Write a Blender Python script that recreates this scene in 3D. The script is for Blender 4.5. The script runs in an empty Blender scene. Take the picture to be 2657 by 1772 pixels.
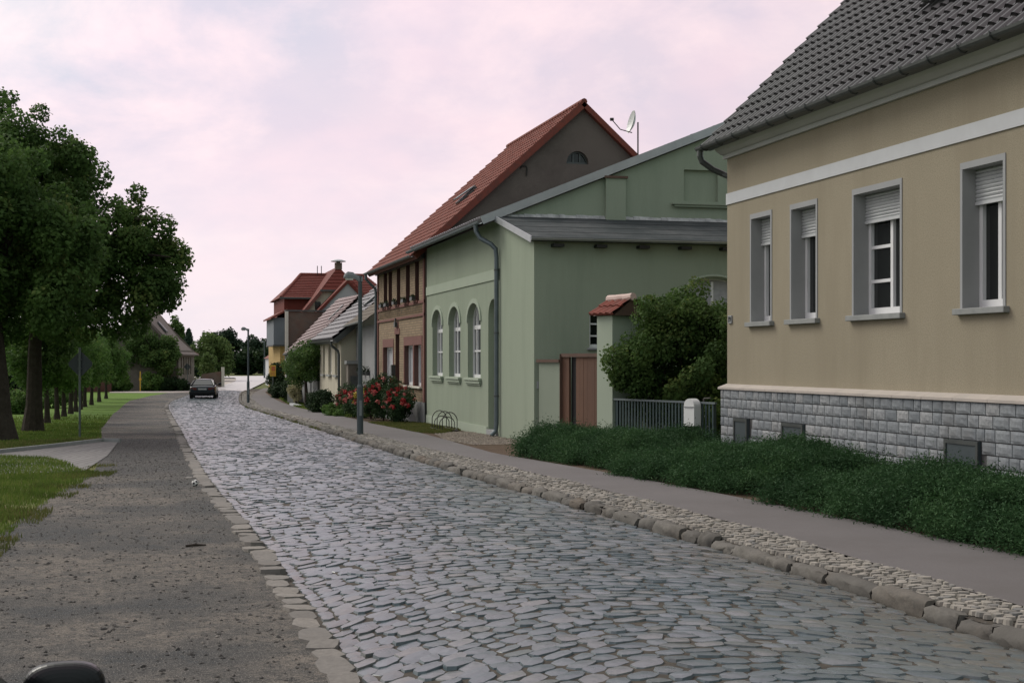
import bpy, math, random
import numpy as np
from mathutils import Vector
random.seed(7); RNG=np.random.default_rng(7)
S=bpy.context.scene; COL=S.collection
PI=math.pi; R=math.radians

# ------------------------------------------------------------------ terrain
CP=[(-20,0),(22,0),(40,-.17),(60,-.48),(80,-.75),(95,-.72),(115,-.45),(150,0.0),(200,.1),(3000,.1)]
_cx=[p[0] for p in CP]; _cz=[p[1] for p in CP]
def gz(Y):
    return sum(np.interp(np.asarray(Y,float)+d,_cx,_cz) for d in range(-6,7,2))/7.0
LT=[(-5,1.25),(8,1.23),(15,1.15),(22,.92),(32,.88),(52,.93),(76,.96),(85,1.03),(93.5,1.37),(107,3.0),(126,6.2),(140,8.2),(154,9.0),(170,8)]
RT=[(-5,5.5),(8,5.5),(12,5.58),(16,5.36),(20,5.15),(25,4.98),(38,4.92),(57,5.15),(77,5.2),(88,5.35),(105,6.4),(126,9.3),(150,12.5),(170,30)]
def interp(T,Y): return np.interp(Y,[p[0] for p in T],[p[1] for p in T])
def smooth_interp(T,Y): return sum(interp(T,np.asarray(Y,float)+d) for d in (-3,-2,-1,0,1,2,3))/7.0
def XL(Y): return smooth_interp(LT,Y)
def XR(Y): return smooth_interp(RT,Y)
KH=.10   # kerb height
def gs(Y): return gz(Y)+KH

# ------------------------------------------------------------------ materials
def nodes(name):
    m=bpy.data.materials.new(name); m.use_nodes=True
    nt=m.node_tree; b=nt.nodes['Principled BSDF']; return m,nt,b
def N(nt,t,**kw):
    n=nt.nodes.new(t)
    for k,v in kw.items(): setattr(n,k,v)
    return n
def mixc(nt,fac,a,b,mode='MIX'):
    n=N(nt,'ShaderNodeMix',data_type='RGBA',blend_type=mode)
    for i,v in ((0,fac),(6,a),(7,b)):
        if hasattr(v,'is_linked'): nt.links.new(v,n.inputs[i])
        elif isinstance(v,(int,float)): n.inputs[i].default_value=v
        else: n.inputs[i].default_value=(*v,1)
    return n.outputs[2]
def noise(nt,scale,detail=6,rough=.6,vec=None,stretch=None):
    n=N(nt,'ShaderNodeTexNoise'); n.inputs['Scale'].default_value=scale; n.inputs['Detail'].default_value=detail; n.inputs['Roughness'].default_value=rough
    if vec is None: vec=N(nt,'ShaderNodeTexCoord').outputs['Object']
    if stretch:
        mp=N(nt,'ShaderNodeMapping'); mp.inputs['Scale'].default_value=stretch; nt.links.new(vec,mp.inputs['Vector']); vec=mp.outputs[0]
    nt.links.new(vec,n.inputs['Vector']); return n.outputs['Fac']
def ramp(nt,fac,a,b):
    n=N(nt,'ShaderNodeMapRange',clamp=True); n.inputs['From Min'].default_value=a; n.inputs['From Max'].default_value=b
    nt.links.new(fac,n.inputs['Value']); return n.outputs[0]
def bump(nt,b,h,strength,dist):
    n=N(nt,'ShaderNodeBump'); n.inputs['Strength'].default_value=strength; n.inputs['Distance'].default_value=dist
    nt.links.new(h,n.inputs['Height']); nt.links.new(n.outputs[0],b.inputs['Normal'])
def mk(name,c1,c2=None,scale=3,rough=.8,bs=0,bscale=40,bd=.01,spec=.5,metal=0,stain=None,streak=False,lo=.3,hi=.7,c3=None,fine=60):
    m,nt,b=nodes(name); b.inputs['Roughness'].default_value=rough; b.inputs['Specular IOR Level'].default_value=spec; b.inputs['Metallic'].default_value=metal
    if c2 is None: c2=tuple(x*.82 for x in c1)
    c=mixc(nt,ramp(nt,noise(nt,scale),lo,hi),c1,c2)
    if c3: c=mixc(nt,ramp(nt,noise(nt,fine,4,.75),.46,.62),c,c3)
    if stain: c=mixc(nt,ramp(nt,noise(nt,1.1 if streak else .5,9,.75,stretch=(1,1,.13) if streak else None),.47,.72),c,stain)
    nt.links.new(c,b.inputs['Base Color'])
    if bs: bump(nt,b,noise(nt,bscale,5,.7),bs,bd)
    return m
def leafmat(name,c1,c2,c3,trans=.25):
    m,nt,b=nodes(name); b.inputs['Roughness'].default_value=.7; b.inputs['Specular IOR Level'].default_value=.14
    a=N(nt,'ShaderNodeAttribute'); a.attribute_name='rnd'
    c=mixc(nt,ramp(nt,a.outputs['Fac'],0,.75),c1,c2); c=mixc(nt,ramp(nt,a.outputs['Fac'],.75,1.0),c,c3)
    c=mixc(nt,ramp(nt,noise(nt,.9,3),.35,.7),c,tuple(x*.72 for x in c1))
    nt.links.new(c,b.inputs['Base Color'])
    t=N(nt,'ShaderNodeBsdfTranslucent'); nt.links.new(c,t.inputs['Color'])
    mx=N(nt,'ShaderNodeMixShader'); mx.inputs[0].default_value=trans
    out=nt.nodes['Material Output']
    nt.links.new(b.outputs[0],mx.inputs[1]); nt.links.new(t.outputs[0],mx.inputs[2]); nt.links.new(mx.outputs[0],out.inputs['Surface'])
    return m
def stonemat(name,c1,c2,c3,rough,bs=.3,bscale=35):
    m,nt,b=nodes(name)
    if rough<.3: b.inputs['Specular IOR Level'].default_value=.6
    a=N(nt,'ShaderNodeAttribute'); a.attribute_name='rnd'
    c=mixc(nt,ramp(nt,a.outputs['Fac'],0,.6),c1,c2); c=mixc(nt,ramp(nt,a.outputs['Fac'],.7,1),c,c3)
    c=mixc(nt,ramp(nt,noise(nt,.9,6,.7),.52,.75),c,tuple(.55*x+.45*y for x,y in zip(c1,(.16,.13,.10))))
    ed=N(nt,'ShaderNodeAttribute'); ed.attribute_name='edge'; em=N(nt,'ShaderNodeMath',operation='MULTIPLY'); nt.links.new(ed.outputs['Fac'],em.inputs[0]); nt.links.new(ramp(nt,noise(nt,7,6,.75),.30,.58),em.inputs[1]); c=mixc(nt,em.outputs[0],c,(.12,.098,.07))
    d=mixc(nt,ramp(nt,noise(nt,22,5,.7),.35,.75),c,tuple(x*.6 for x in c2)); nt.links.new(d,b.inputs['Base Color'])
    rr=N(nt,'ShaderNodeMapRange'); rr.inputs['To Min'].default_value=rough*.8; rr.inputs['To Max'].default_value=rough*1.35
    nt.links.new(noise(nt,1.1,4),rr.inputs['Value']); nt.links.new(rr.outputs[0],b.inputs['Roughness'])
    bump(nt,b,noise(nt,bscale,4,.6),bs,.006)
    return m

M={}
M['cobble']=stonemat('cobblestone',(.075,.108,.122),(.118,.152,.165),(.165,.168,.152),.27,.4,24)
M['joint']=mk('joint_dirt',(.045,.042,.036),(.085,.073,.058),scale=9,rough=.95,bs=.4,spec=.2)
M['mosaic']=stonemat('mosaic_stone',(.19,.178,.158),(.34,.315,.27),(.12,.127,.13),.78)
M['edging']=stonemat('edging_stone',(.145,.136,.122),(.19,.177,.158),(.225,.207,.18),.85)
M['kerbstone']=stonemat('kerb_granite',(.075,.071,.063),(.14,.132,.115),(.12,.095,.07),.88,1.0,26)
M['far_road']=mk('glare_pale_road',(.44,.42,.41),(.52,.50,.49),scale=2,rough=.45,bs=.2)  # bright glare on the far road is put into this pale colour
M['pavement']=mk('pavement_asphalt',(.112,.104,.103),(.136,.126,.124),scale=.8,rough=.85,bs=.25,bscale=160,bd=.004,c3=(.085,.078,.077),fine=140,stain=(.092,.084,.08))
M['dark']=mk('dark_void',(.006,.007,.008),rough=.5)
# gravel: brown crushed surface with dark worn patches
def gravelmat():
    m,nt,b=nodes('gravel_surface'); b.inputs['Roughness'].default_value=.92; b.inputs['Specular IOR Level'].default_value=.25
    o=N(nt,'ShaderNodeTexCoord').outputs['Object']
    sx=N(nt,'ShaderNodeSeparateXYZ'); nt.links.new(o,sx.inputs[0])
    big=ramp(nt,noise(nt,.42,7,.68),.43,.58)
    base=mixc(nt,big,(.185,.162,.134),(.050,.055,.057))
    base=mixc(nt,ramp(nt,noise(nt,2.1,6,.75),.48,.66),base,(.075,.073,.068))
    # the darker resurfaced stretch opposite the paved strip
    y=N(nt,'ShaderNodeMath',operation='ADD'); nt.links.new(sx.outputs[1],y.inputs[0])
    wob=N(nt,'ShaderNodeMath',operation='MULTIPLY'); wob.inputs[1].default_value=1.6; nt.links.new(noise(nt,.8,5,.7),wob.inputs[0]); nt.links.new(wob.outputs[0],y.inputs[1])
    a1=ramp(nt,y.outputs[0],23.4,26.5); a2=ramp(nt,y.outputs[0],37.6,37.2)
    pm=N(nt,'ShaderNodeMath',operation='MULTIPLY'); nt.links.new(a1,pm.inputs[0]); nt.links.new(a2,pm.inputs[1])
    pq=N(nt,'ShaderNodeMath',operation='MULTIPLY'); pq.inputs[1].default_value=.85; nt.links.new(pm.outputs[0],pq.inputs[0])
    base=mixc(nt,pq.outputs[0],base,(.048,.049,.05))
    base=mixc(nt,ramp(nt,noise(nt,9,8,.8),.47,.60),base,(.055,.054,.051))
    n1=noise(nt,38,4,.75); n2=noise(nt,95,2,.6)
    base=mixc(nt,ramp(nt,n1,.50,.62),base,(.034,.035,.034))
    base=mixc(nt,ramp(nt,n2,.57,.68),base,(.30,.28,.25))
    n4=noise(nt,17,5,.8); base=mixc(nt,ramp(nt,n4,.55,.66),base,(.045,.045,.043))
    nt.links.new(base,b.inputs['Base Color']); bump(nt,b,n1,.9,.025); return m
M['gravel']=gravelmat()
M['lawn']=mk('lawn_ground',(.105,.20,.028),(.135,.22,.045),scale=.35,rough=.95,bs=.6,bscale=25,bd=.03,c3=(.06,.10,.02),fine=14,spec=.15)
M['verge_grass']=mk('dry_verge_ground',(.10,.13,.035),(.14,.125,.055),scale=1.2,rough=.95,bs=.6,bscale=25,bd=.03,spec=.15)
M['soil']=mk('brown_soil',(.075,.052,.036),(.11,.08,.055),scale=4,rough=.97,bs=.7,bscale=30,bd=.03,spec=.15)
M['field']=mk('distant_ground',(.10,.13,.04),(.13,.13,.06),scale=.05,rough=.95,spec=.1)
M['grass']=leafmat('grass_blades',(.10,.165,.03),(.165,.225,.048),(.25,.235,.09),.35)
M['drygrass']=leafmat('dry_grass_blades',(.10,.13,.035),(.17,.165,.055),(.24,.19,.09),.3)
M['linden']=leafmat('linden_leaves',(.062,.122,.032),(.11,.185,.047),(.22,.245,.075),.45)
M['young']=leafmat('young_tree_leaves',(.07,.145,.034),(.12,.21,.05),(.20,.26,.07),.38)
M['juniper']=leafmat('juniper_needles',(.032,.080,.032),(.055,.118,.042),(.08,.15,.055),.22)
M['bushleaf']=leafmat('bush_leaves',(.055,.11,.03),(.105,.17,.044),(.19,.22,.06),.35)
M['darkleaf']=leafmat('dark_shrub_leaves',(.014,.032,.012),(.028,.055,.018),(.05,.08,.025),.15)
M['roseleaf']=leafmat('rose_leaves',(.025,.055,.022),(.045,.085,.03),(.07,.11,.04),.2)
M['farleaf']=leafmat('far_leaves',(.026,.05,.03),(.045,.075,.04),(.07,.10,.05),.2)
M['limeleaf']=leafmat('lime_leaves',(.08,.135,.04),(.13,.19,.06),(.20,.24,.08),.36)
M['conifer']=leafmat('conifer_needles',(.02,.045,.026),(.03,.06,.034),(.035,.055,.03),.1)
M['cream_flower']=leafmat('cream_blooms',(.35,.33,.18),(.42,.40,.25),(.30,.30,.14),.2)
M['bark']=mk('dark_bark',(.035,.028,.022),(.06,.05,.04),scale=6,rough=.95,bs=1,bscale=14,bd=.04,spec=.15)
M['yellow']=mk('ochre_render',(.285,.255,.187),(.325,.29,.215),scale=.45,rough=.92,bs=.45,bscale=120,bd=.006,stain=(.245,.215,.155),streak=True,c3=(.22,.192,.135),fine=55,spec=.2)
M['white_band']=mk('pale_grey_paint',(.50,.52,.53),(.45,.465,.475),scale=2,rough=.85,bs=.2,bscale=90,bd=.004)
M['grey_trim']=mk('grey_paint',(.30,.31,.31),(.26,.27,.275),scale=1.5,rough=.85,bs=.15,bscale=90,bd=.003)
M['cornice']=mk('grey_green_cornice',(.46,.47,.455),(.41,.42,.405),scale=1.2,rough=.85,bs=.15)
M['reveal']=mk('grey_reveal',(.32,.325,.32),(.285,.29,.285),scale=2,rough=.9,bs=.2,bscale=80,bd=.003)
M['sill']=mk('grey_stone_sill',(.27,.28,.27),(.20,.21,.205),scale=5,rough=.8,bs=.2)
M['granite']=stonemat('granite_block',(.155,.175,.19),(.255,.275,.29),(.335,.34,.34),.85,.8,22)
M['mortar']=mk('mortar',(.09,.09,.088),rough=.95)
M['capstone']=mk('pinkish_cap_slab',(.43,.385,.34),(.37,.335,.30),scale=3,rough=.8,bs=.2)
M['white']=mk('white_window_paint',(.72,.73,.73),(.66,.67,.67),scale=3,rough=.45)
M['shutter']=mk('white_shutter_plastic',(.50,.52,.52),(.45,.47,.475),scale=3,rough=.5)
M['curtain']=mk('net_curtain',(.42,.43,.45),(.30,.31,.33),scale=8,rough=.9)
M['green']=mk('sage_green_render',(.275,.32,.245),(.30,.345,.265),scale=.35,rough=.93,bs=.35,bscale=110,bd=.005,stain=(.235,.278,.212),streak=True,c3=(.24,.283,.215),fine=50,spec=.2)
M['green_light']=mk('pale_sage_paint',(.335,.39,.305),(.315,.37,.285),scale=1,rough=.9,bs=.2,bscale=90,bd=.004)
M['green_wall2']=mk('grey_green_yard_wall',(.245,.285,.22),(.22,.26,.20),scale=1,rough=.93,bs=.3,bscale=90,bd=.005)
M['zinc']=mk('zinc_sheet',(.42,.44,.45),(.35,.37,.38),scale=3,rough=.42,metal=.55)
M['zinc_dark']=mk('weathered_zinc_pipe',(.13,.16,.17),(.09,.115,.125),scale=4,rough=.5,metal=.4)
M['gutter']=mk('dark_gutter_metal',(.06,.068,.066),(.09,.098,.094),scale=4,rough=.45,metal=.4)
M['flash']=mk('whitened_flashing',(.50,.51,.50),(.22,.23,.23),scale=5,rough=.7)
M['felt']=mk('roofing_felt',(.034,.042,.043),(.05,.058,.059),scale=1.2,rough=.95,spec=.15,bs=.3,bscale=60,stain=(.10,.105,.105))
M['tile_grey']=mk('dark_glazed_tile',(.010,.011,.011),(.022,.022,.021),scale=2.5,rough=.16,spec=.5,bs=.1,bscale=30)
M['tile_red']=mk('red_pantile',(.20,.058,.040),(.16,.048,.036),scale=1.5,rough=.75,spec=.18,bs=.15,c3=(.14,.052,.04),fine=6)
M['tile_red_dark']=mk('deep_red_plain_tile',(.15,.034,.024),(.115,.028,.02),scale=2,rough=.75,spec=.2,bs=.2,bscale=12)
M['tile_pink']=mk('faded_pink_tile',(.20,.13,.13),(.155,.10,.105),scale=1.5,rough=.55,spec=.28)
M['tile_slate']=mk('pale_grey_tile',(.165,.152,.166),(.125,.118,.132),scale=1.5,rough=.52,spec=.3)
M['tile_brown']=mk('old_brown_tile',(.10,.082,.06),(.13,.105,.08),scale=3,rough=.8,bs=.4)
M['render_dark']=mk('brown_grey_gable_render',(.135,.112,.098),(.165,.14,.122),scale=.6,rough=.95,bs=.4,bscale=70,bd=.008,stain=(.10,.085,.075),c3=(.115,.095,.085),fine=40,spec=.15)
M['red_trim']=mk('dark_red_brick_trim',(.17,.065,.05),(.13,.05,.04),scale=5,rough=.85,bs=.3)
M['maroon']=mk('maroon_wood',(.105,.048,.038),(.085,.038,.03),scale=3,rough=.5)
M['barn_wood']=mk('brown_gate_wood',(.135,.068,.038),(.105,.052,.03),scale=2,rough=.7,bs=.3,stain=(.09,.045,.028),streak=True)
M['brown_cap']=mk('brown_cap_tile',(.12,.07,.05),(.09,.055,.04),scale=4,rough=.8,bs=.3)
M['pinkcap']=mk('pale_pink_ridge_tile',(.55,.42,.37),(.45,.33,.29),scale=4,rough=.7,bs=.3)
M['fence']=mk('dark_teal_fence_paint',(.040,.068,.070),(.055,.085,.085),scale=3,rough=.45,metal=.2)
M['fence_rail']=mk('grey_fence_rail',(.16,.19,.195),(.13,.16,.165),scale=3,rough=.45,metal=.3)
M['mailbox']=mk('pale_metal_mailbox',(.66,.68,.66),(.60,.62,.60),scale=4,rough=.45)
M['iron']=mk('dark_iron',(.03,.03,.028),(.045,.04,.035),scale=8,rough=.6,metal=.4)
M['lamp_grey']=mk('dark_grey_lamp_pole',(.05,.066,.072),(.065,.082,.088),scale=3,rough=.5,metal=.2)
M['lamp_head']=mk('grey_lamp_housing',(.20,.22,.22),(.16,.18,.18),scale=4,rough=.5)
M['lens']=mk('milky_lamp_lens',(.78,.78,.74),(.74,.74,.70),rough=.3)
M['sign_back']=mk('dark_sign_back',(.035,.042,.045),(.045,.052,.055),scale=5,rough=.6)
M['sign_grey']=mk('blue_grey_sign_sheet',(.21,.25,.28),(.18,.22,.25),scale=5,rough=.55)
M['sign_rim']=mk('pale_sign_rim',(.65,.67,.68),rough=.5)
M['post_metal']=mk('grey_post_metal',(.10,.115,.11),(.085,.10,.095),scale=5,rough=.5,metal=.3)
M['cream']=mk('cream_render',(.47,.435,.335),(.43,.40,.31),scale=.7,rough=.93,bs=.3,stain=(.36,.335,.26),streak=True)
M['cream_light']=mk('pale_cream_trim',(.58,.56,.48),(.53,.51,.44),scale=1,rough=.9)
M['grey_render']=mk('grey_render',(.26,.265,.26),(.21,.22,.22),scale=.8,rough=.93,bs=.3,stain=(.18,.18,.175),streak=True)
M['pale_grey_render']=mk('pale_grey_gable',(.37,.36,.365),(.33,.325,.33),scale=.6,rough=.93)
M['blue_grey']=mk('blue_grey_cladding',(.16,.18,.20),(.14,.16,.18),scale=1,rough=.8)
M['yellow_house']=mk('mustard_render',(.44,.305,.115),(.39,.27,.10),scale=1,rough=.9)
M['old_brick']=mk('weathered_brick_wall',(.15,.085,.062),(.135,.115,.095),scale=1.2,rough=.95,bs=.4,stain=(.09,.065,.055))
M['sign_yellow']=mk('yellow_board',(.62,.38,.04),(.55,.33,.04),scale=3,rough=.5)
M['sign_orange']=mk('orange_red_print',(.50,.14,.04),(.42,.12,.04),scale=6,rough=.5)
M['yellow_post']=mk('yellow_plastic_post',(.55,.34,.03),(.5,.3,.03),scale=4,rough=.5)
M['car_dark']=mk('dark_teal_car_paint',(.008,.016,.021),(.009,.018,.023),rough=.22); M['car_dark'].node_tree.nodes['Principled BSDF'].inputs["Coat Weight"].default_value=.08; M['car_dark'].node_tree.nodes['Principled BSDF'].inputs['Specular IOR Level'].default_value=.28
M['car_black']=mk('black_car_paint',(.005,.006,.007),(.006,.007,.008),rough=.3); M['car_black'].node_tree.nodes['Principled BSDF'].inputs['Specular IOR Level'].default_value=.3
M['rubber']=mk('black_rubber',(.010,.010,.010),rough=.85)
M['rim']=mk('grey_wheel_rim',(.25,.25,.26),rough=.4,metal=.6)
M['tail']=mk('red_lamp_plastic',(.085,.012,.010),(.07,.011,.010),rough=.25)
M['plate']=mk('white_plate',(.35,.35,.34),rough=.5)
M['ink']=mk('dark_print',(.03,.035,.035),rough=.6)
M['ball_white']=mk('white_ball_leather',(.72,.72,.68),(.6,.6,.56),scale=20,rough=.5)
M['ball_black']=mk('black_ball_leather',(.02,.02,.02),rough=.5)
M['litter']=mk('white_litter',(.7,.7,.66),(.6,.6,.55),scale=20,rough=.8)
M['pebble']=stonemat('loose_stone',(.045,.045,.043),(.085,.08,.072),(.22,.20,.175),.9,.3)
M['pebble_pale']=stonemat('pale_pebble',(.17,.14,.11),(.30,.26,.21),(.12,.10,.09),.9,.3)
M['slabs']=None
M['stone_old']=mk('old_rubble_stone',(.19,.165,.135),(.14,.125,.105),scale=1.6,rough=.95,bs=.6,bscale=9,bd=.03,stain=(.11,.095,.08))
M['tile_old']=mk('old_brown_roof',(.145,.115,.10),(.115,.092,.08),scale=2,rough=.85,bs=.4,bscale=10,bd=.02)
M['red_blooms']=leafmat('red_rose_petals',(.28,.018,.022),(.42,.05,.05),(.55,.16,.12),.15)
M['pink_blooms']=leafmat('coral_rose_petals',(.45,.12,.10),(.55,.20,.18),(.62,.32,.30),.15)
M['yellow_blooms']=leafmat('yellow_rose_petals',(.5,.38,.06),(.58,.46,.10),(.62,.5,.2),.15)
def glass():
    m,nt,b=nodes('dark_window_glass'); b.inputs['Base Color'].default_value=(.012,.014,.014,1); b.inputs['Roughness'].default_value=.06; b.inputs['Specular IOR Level'].default_value=.5
    bump(nt,b,noise(nt,1.3,2),.06,.05); return m
M['glass']=glass()
def brickmat(name,c1,c2,mort,bw,bh,axis='Y',c3=None):
    m,nt,b=nodes(name); b.inputs['Roughness'].default_value=.9; b.inputs['Specular IOR Level'].default_value=.2
    o=N(nt,'ShaderNodeTexCoord').outputs['Object']; sx=N(nt,'ShaderNodeSeparateXYZ'); nt.links.new(o,sx.inputs[0])
    cb=N(nt,'ShaderNodeCombineXYZ'); nt.links.new(sx.outputs[1 if axis=='Y' else 0],cb.inputs[0]); nt.links.new(sx.outputs[2],cb.inputs[1])
    br=N(nt,'ShaderNodeTexBrick'); nt.links.new(cb.outputs[0],br.inputs['Vector'])
    br.inputs['Color1'].default_value=(*c1,1); br.inputs['Color2'].default_value=(*c2,1); br.inputs['Mortar'].default_value=(*mort,1)
    br.inputs['Scale'].default_value=1; br.inputs['Brick Width'].default_value=bw; br.inputs['Row Height'].default_value=bh; br.inputs['Mortar Size'].default_value=.011; br.inputs['Bias'].default_value=-.1
    c=br.outputs['Color']
    c=mixc(nt,ramp(nt,noise(nt,.8,6,.7),.5,.8),c,tuple(x*.6 for x in c2))
    if c3: c=mixc(nt,ramp(nt,noise(nt,5,3,.8),.6,.7),c,c3)
    nt.links.new(c,b.inputs['Base Color']); 
    inv=N(nt,'ShaderNodeMath',operation='SUBTRACT'); inv.inputs[0].default_value=1; nt.links.new(br.outputs['Fac'],inv.inputs[1])
    bump(nt,b,inv.outputs[0],.5,.012); return m
M['brick']=brickmat('buff_brick',(.31,.23,.145),(.23,.17,.105),(.15,.125,.10),.26,.085,c3=(.17,.12,.085))
M['brick_red']=brickmat('red_brick_wall',(.11,.04,.03),(.085,.034,.028),(.09,.07,.06),.26,.085,axis='X')
def slabmat():
    m,nt,b=nodes('grooved_concrete_slabs'); b.inputs['Roughness'].default_value=.85
    o=N(nt,'ShaderNodeTexCoord').outputs['Object']
    mp=N(nt,'ShaderNodeMapping'); mp.inputs['Rotation'].default_value=(0,0,R(14)); nt.links.new(o,mp.inputs['Vector'])
    br=N(nt,'ShaderNodeTexBrick'); nt.links.new(mp.outputs[0],br.inputs['Vector']); br.inputs['Scale'].default_value=1; br.inputs['Brick Width'].default_value=.18; br.inputs['Row Height'].default_value=2.2; br.inputs['Mortar Size'].default_value=.018
    br.inputs['Color1'].default_value=(.19,.183,.176,1); br.inputs['Color2'].default_value=(.145,.14,.137,1); br.inputs['Mortar'].default_value=(.06,.058,.05,1)
    c=mixc(nt,ramp(nt,noise(nt,1.2,6,.7),.4,.75),br.outputs['Color'],(.15,.145,.135)); nt.links.new(c,b.inputs['Base Color']); bump(nt,b,noise(nt,40),.2,.005); return m
M['slabs']=slabmat()

# ------------------------------------------------------------------ object helpers
def tag(o,label=None,cat=None,group=None,kind=None):
    if label: o['label']=label
    if cat: o['category']=cat
    if group: o['group']=group
    if kind: o['kind']=kind
    return o
def thing(name,label,cat,loc=(0,0,0),rz=0,group=None):
    o=bpy.data.objects.new(name,None); o.empty_display_size=.2; COL.objects.link(o); o.location=loc; o.rotation_euler=(0,0,rz)
    return tag(o,label,cat,group)
def root_of(o):
    while o.parent: o=o.parent
    return o
def link(name,me,m,parent=None,local=False,loc=None):
    """links a mesh; unless local, its coordinates are world ones and are moved into the thing's frame"""
    ms=m if isinstance(m,(list,tuple)) else [m]
    for x in ms: me.materials.append(M[x])
    o=bpy.data.objects.new(name,me); COL.objects.link(o)
    if parent is not None:
        o.parent=parent
        if not local:
            l=root_of(parent).location; me.transform(__import__('mathutils').Matrix.Translation(-l))
    elif loc is not None:
        me.transform(__import__('mathutils').Matrix.Translation(-Vector(loc))); o.location=loc
    return o
class MB:
    def __init__(s): s.v=[]; s.f=[]; s.mi=[]; s.cur=0
    def poly(s,pts):
        i=len(s.v); s.v+= [tuple(p) for p in pts]; s.f.append(tuple(range(i,i+len(pts)))); s.mi.append(s.cur); return s
    def hexa(s,c):   # 8 corners: bottom ring 4, top ring 4
        i=len(s.v); s.v+=[tuple(p) for p in c]
        for q in ((0,3,2,1),(4,5,6,7),(0,1,5,4),(1,2,6,5),(2,3,7,6),(3,0,4,7)): s.f.append(tuple(i+k for k in q)); s.mi.append(s.cur)
        return s
    def box(s,x0,x1,y0,y1,z0,z1):
        return s.hexa([(x0,y0,z0),(x1,y0,z0),(x1,y1,z0),(x0,y1,z0),(x0,y0,z1),(x1,y0,z1),(x1,y1,z1),(x0,y1,z1)])
    def fbox(s,fr,u0,u1,z0,z1,d0,d1):
        return s.hexa([fr(u0,z0,d0),fr(u1,z0,d0),fr(u1,z0,d1),fr(u0,z0,d1),fr(u0,z1,d0),fr(u1,z1,d0),fr(u1,z1,d1),fr(u0,z1,d1)])
    def prism(s,pts,vec):
        i=len(s.v); n=len(pts); s.v+=[tuple(p) for p in pts]+[tuple(Vector(p)+Vector(vec)) for p in pts]
        s.f.append(tuple(range(i,i+n))); s.f.append(tuple(range(i+2*n-1,i+n-1,-1))); s.mi+=[s.cur]*2
        for k in range(n): s.f.append((i+k,i+(k+1)%n,i+n+(k+1)%n,i+n+k)); s.mi.append(s.cur)
        return s
    def tube(s,pts,r,n=8,cap=True):
        pts=[Vector(p) for p in pts]; rs=r if isinstance(r,(list,tuple)) else [r]*len(pts); i0=len(s.v); up=None
        for k,p in enumerate(pts):
            t=(pts[min(k+1,len(pts)-1)]-pts[max(k-1,0)]).normalized()
            a=t.orthogonal().normalized() if up is None else (up-t*up.dot(t)).normalized()
            up=a; b=t.cross(a)
            for j in range(n):
                w=2*PI*j/n; s.v.append(tuple(p+(a*math.cos(w)+b*math.sin(w))*rs[k]))
        for k in range(len(pts)-1):
            for j in range(n):
                s.f.append((i0+k*n+j,i0+k*n+(j+1)%n,i0+(k+1)*n+(j+1)%n,i0+(k+1)*n+j)); s.mi.append(s.cur)
        if cap:
            s.f.append(tuple(range(i0+n-1,i0-1,-1))); s.f.append(tuple(range(i0+(len(pts)-1)*n,i0+len(pts)*n))); s.mi+=[s.cur]*2
        return s
    def lathe(s,c,prof,n=16):
        i0=len(s.v)
        for r,z in prof:
            for j in range(n): w=2*PI*j/n; s.v.append((c[0]+r*math.cos(w),c[1]+r*math.sin(w),c[2]+z))
        for k in range(len(prof)-1):
            for j in range(n): s.f.append((i0+k*n+j,i0+k*n+(j+1)%n,i0+(k+1)*n+(j+1)%n,i0+(k+1)*n+j)); s.mi.append(s.cur)
        return s
    def loft(s,rings,cap=True):
        n=len(rings[0]); i0=len(s.v)
        for r in rings: s.v+=[tuple(p) for p in r]
        for k in range(len(rings)-1):
            for j in range(n): s.f.append((i0+k*n+j,i0+k*n+(j+1)%n,i0+(k+1)*n+(j+1)%n,i0+(k+1)*n+j)); s.mi.append(s.cur)
        if cap:
            s.f.append(tuple(range(i0+n-1,i0-1,-1))); s.f.append(tuple(range(i0+(len(rings)-1)*n,i0+len(rings)*n))); s.mi+=[s.cur]*2
        return s
    def build(s,name,m,parent=None,local=False,smooth=False,loc=None,bevel=0):
        me=bpy.data.meshes.new(name); me.from_pydata(s.v,[],s.f)
        if isinstance(m,(list,tuple)): me.polygons.foreach_set('material_index',s.mi)
        me.update()
        if not smooth: me.shade_flat()
        o=link(name,me,m,parent,local,loc)
        if bevel:
            b=o.modifiers.new('bevel','BEVEL'); b.width=bevel; b.segments=2; b.limit_method='ANGLE'
        return o
def npmesh(name,V,F,rnd=None,smooth=False):
    """V (n,3), F (m,k) faces of one size k (or a list of such arrays)"""
    Fs=F if isinstance(F,list) else [F]
    me=bpy.data.meshes.new(name); V=np.ascontiguousarray(V,dtype=np.float32)
    me.vertices.add(len(V)); me.vertices.foreach_set('co',V.ravel())
    tot=sum(f.size for f in Fs); nf=sum(len(f) for f in Fs)
    me.loops.add(tot); me.loops.foreach_set('vertex_index',np.concatenate([f.ravel() for f in Fs]).astype(np.int32))
    st=[];o=0
    for f in Fs: st.append(o+np.arange(len(f))*f.shape[1]); o+=f.size
    me.polygons.add(nf); me.polygons.foreach_set('loop_start',np.concatenate(st).astype(np.int32))
    me.update(calc_edges=True)
    if rnd is not None:
        a=me.attributes.new('rnd','FLOAT','FACE'); a.data.foreach_set('value',np.ascontiguousarray(rnd,dtype=np.float32))
    me.validate()
    if not smooth: me.shade_flat()
    return me
def frame(o,U,Nn):
    o=Vector(o);U=Vector(U).normalized();Nn=Vector(Nn).normalized()
    def p(u,z,d=0): return o+U*u+Vector((0,0,z))+Nn*d
    return p
FX=lambda X: (lambda u,z,d=0: Vector((X-d,u,z)))       # facade on the plane X, looking down -X; u is Y
FY=lambda Y: (lambda u,z,d=0: Vector((u,Y-d,z)))       # wall on the plane Y, looking to -Y; u is X

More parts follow.
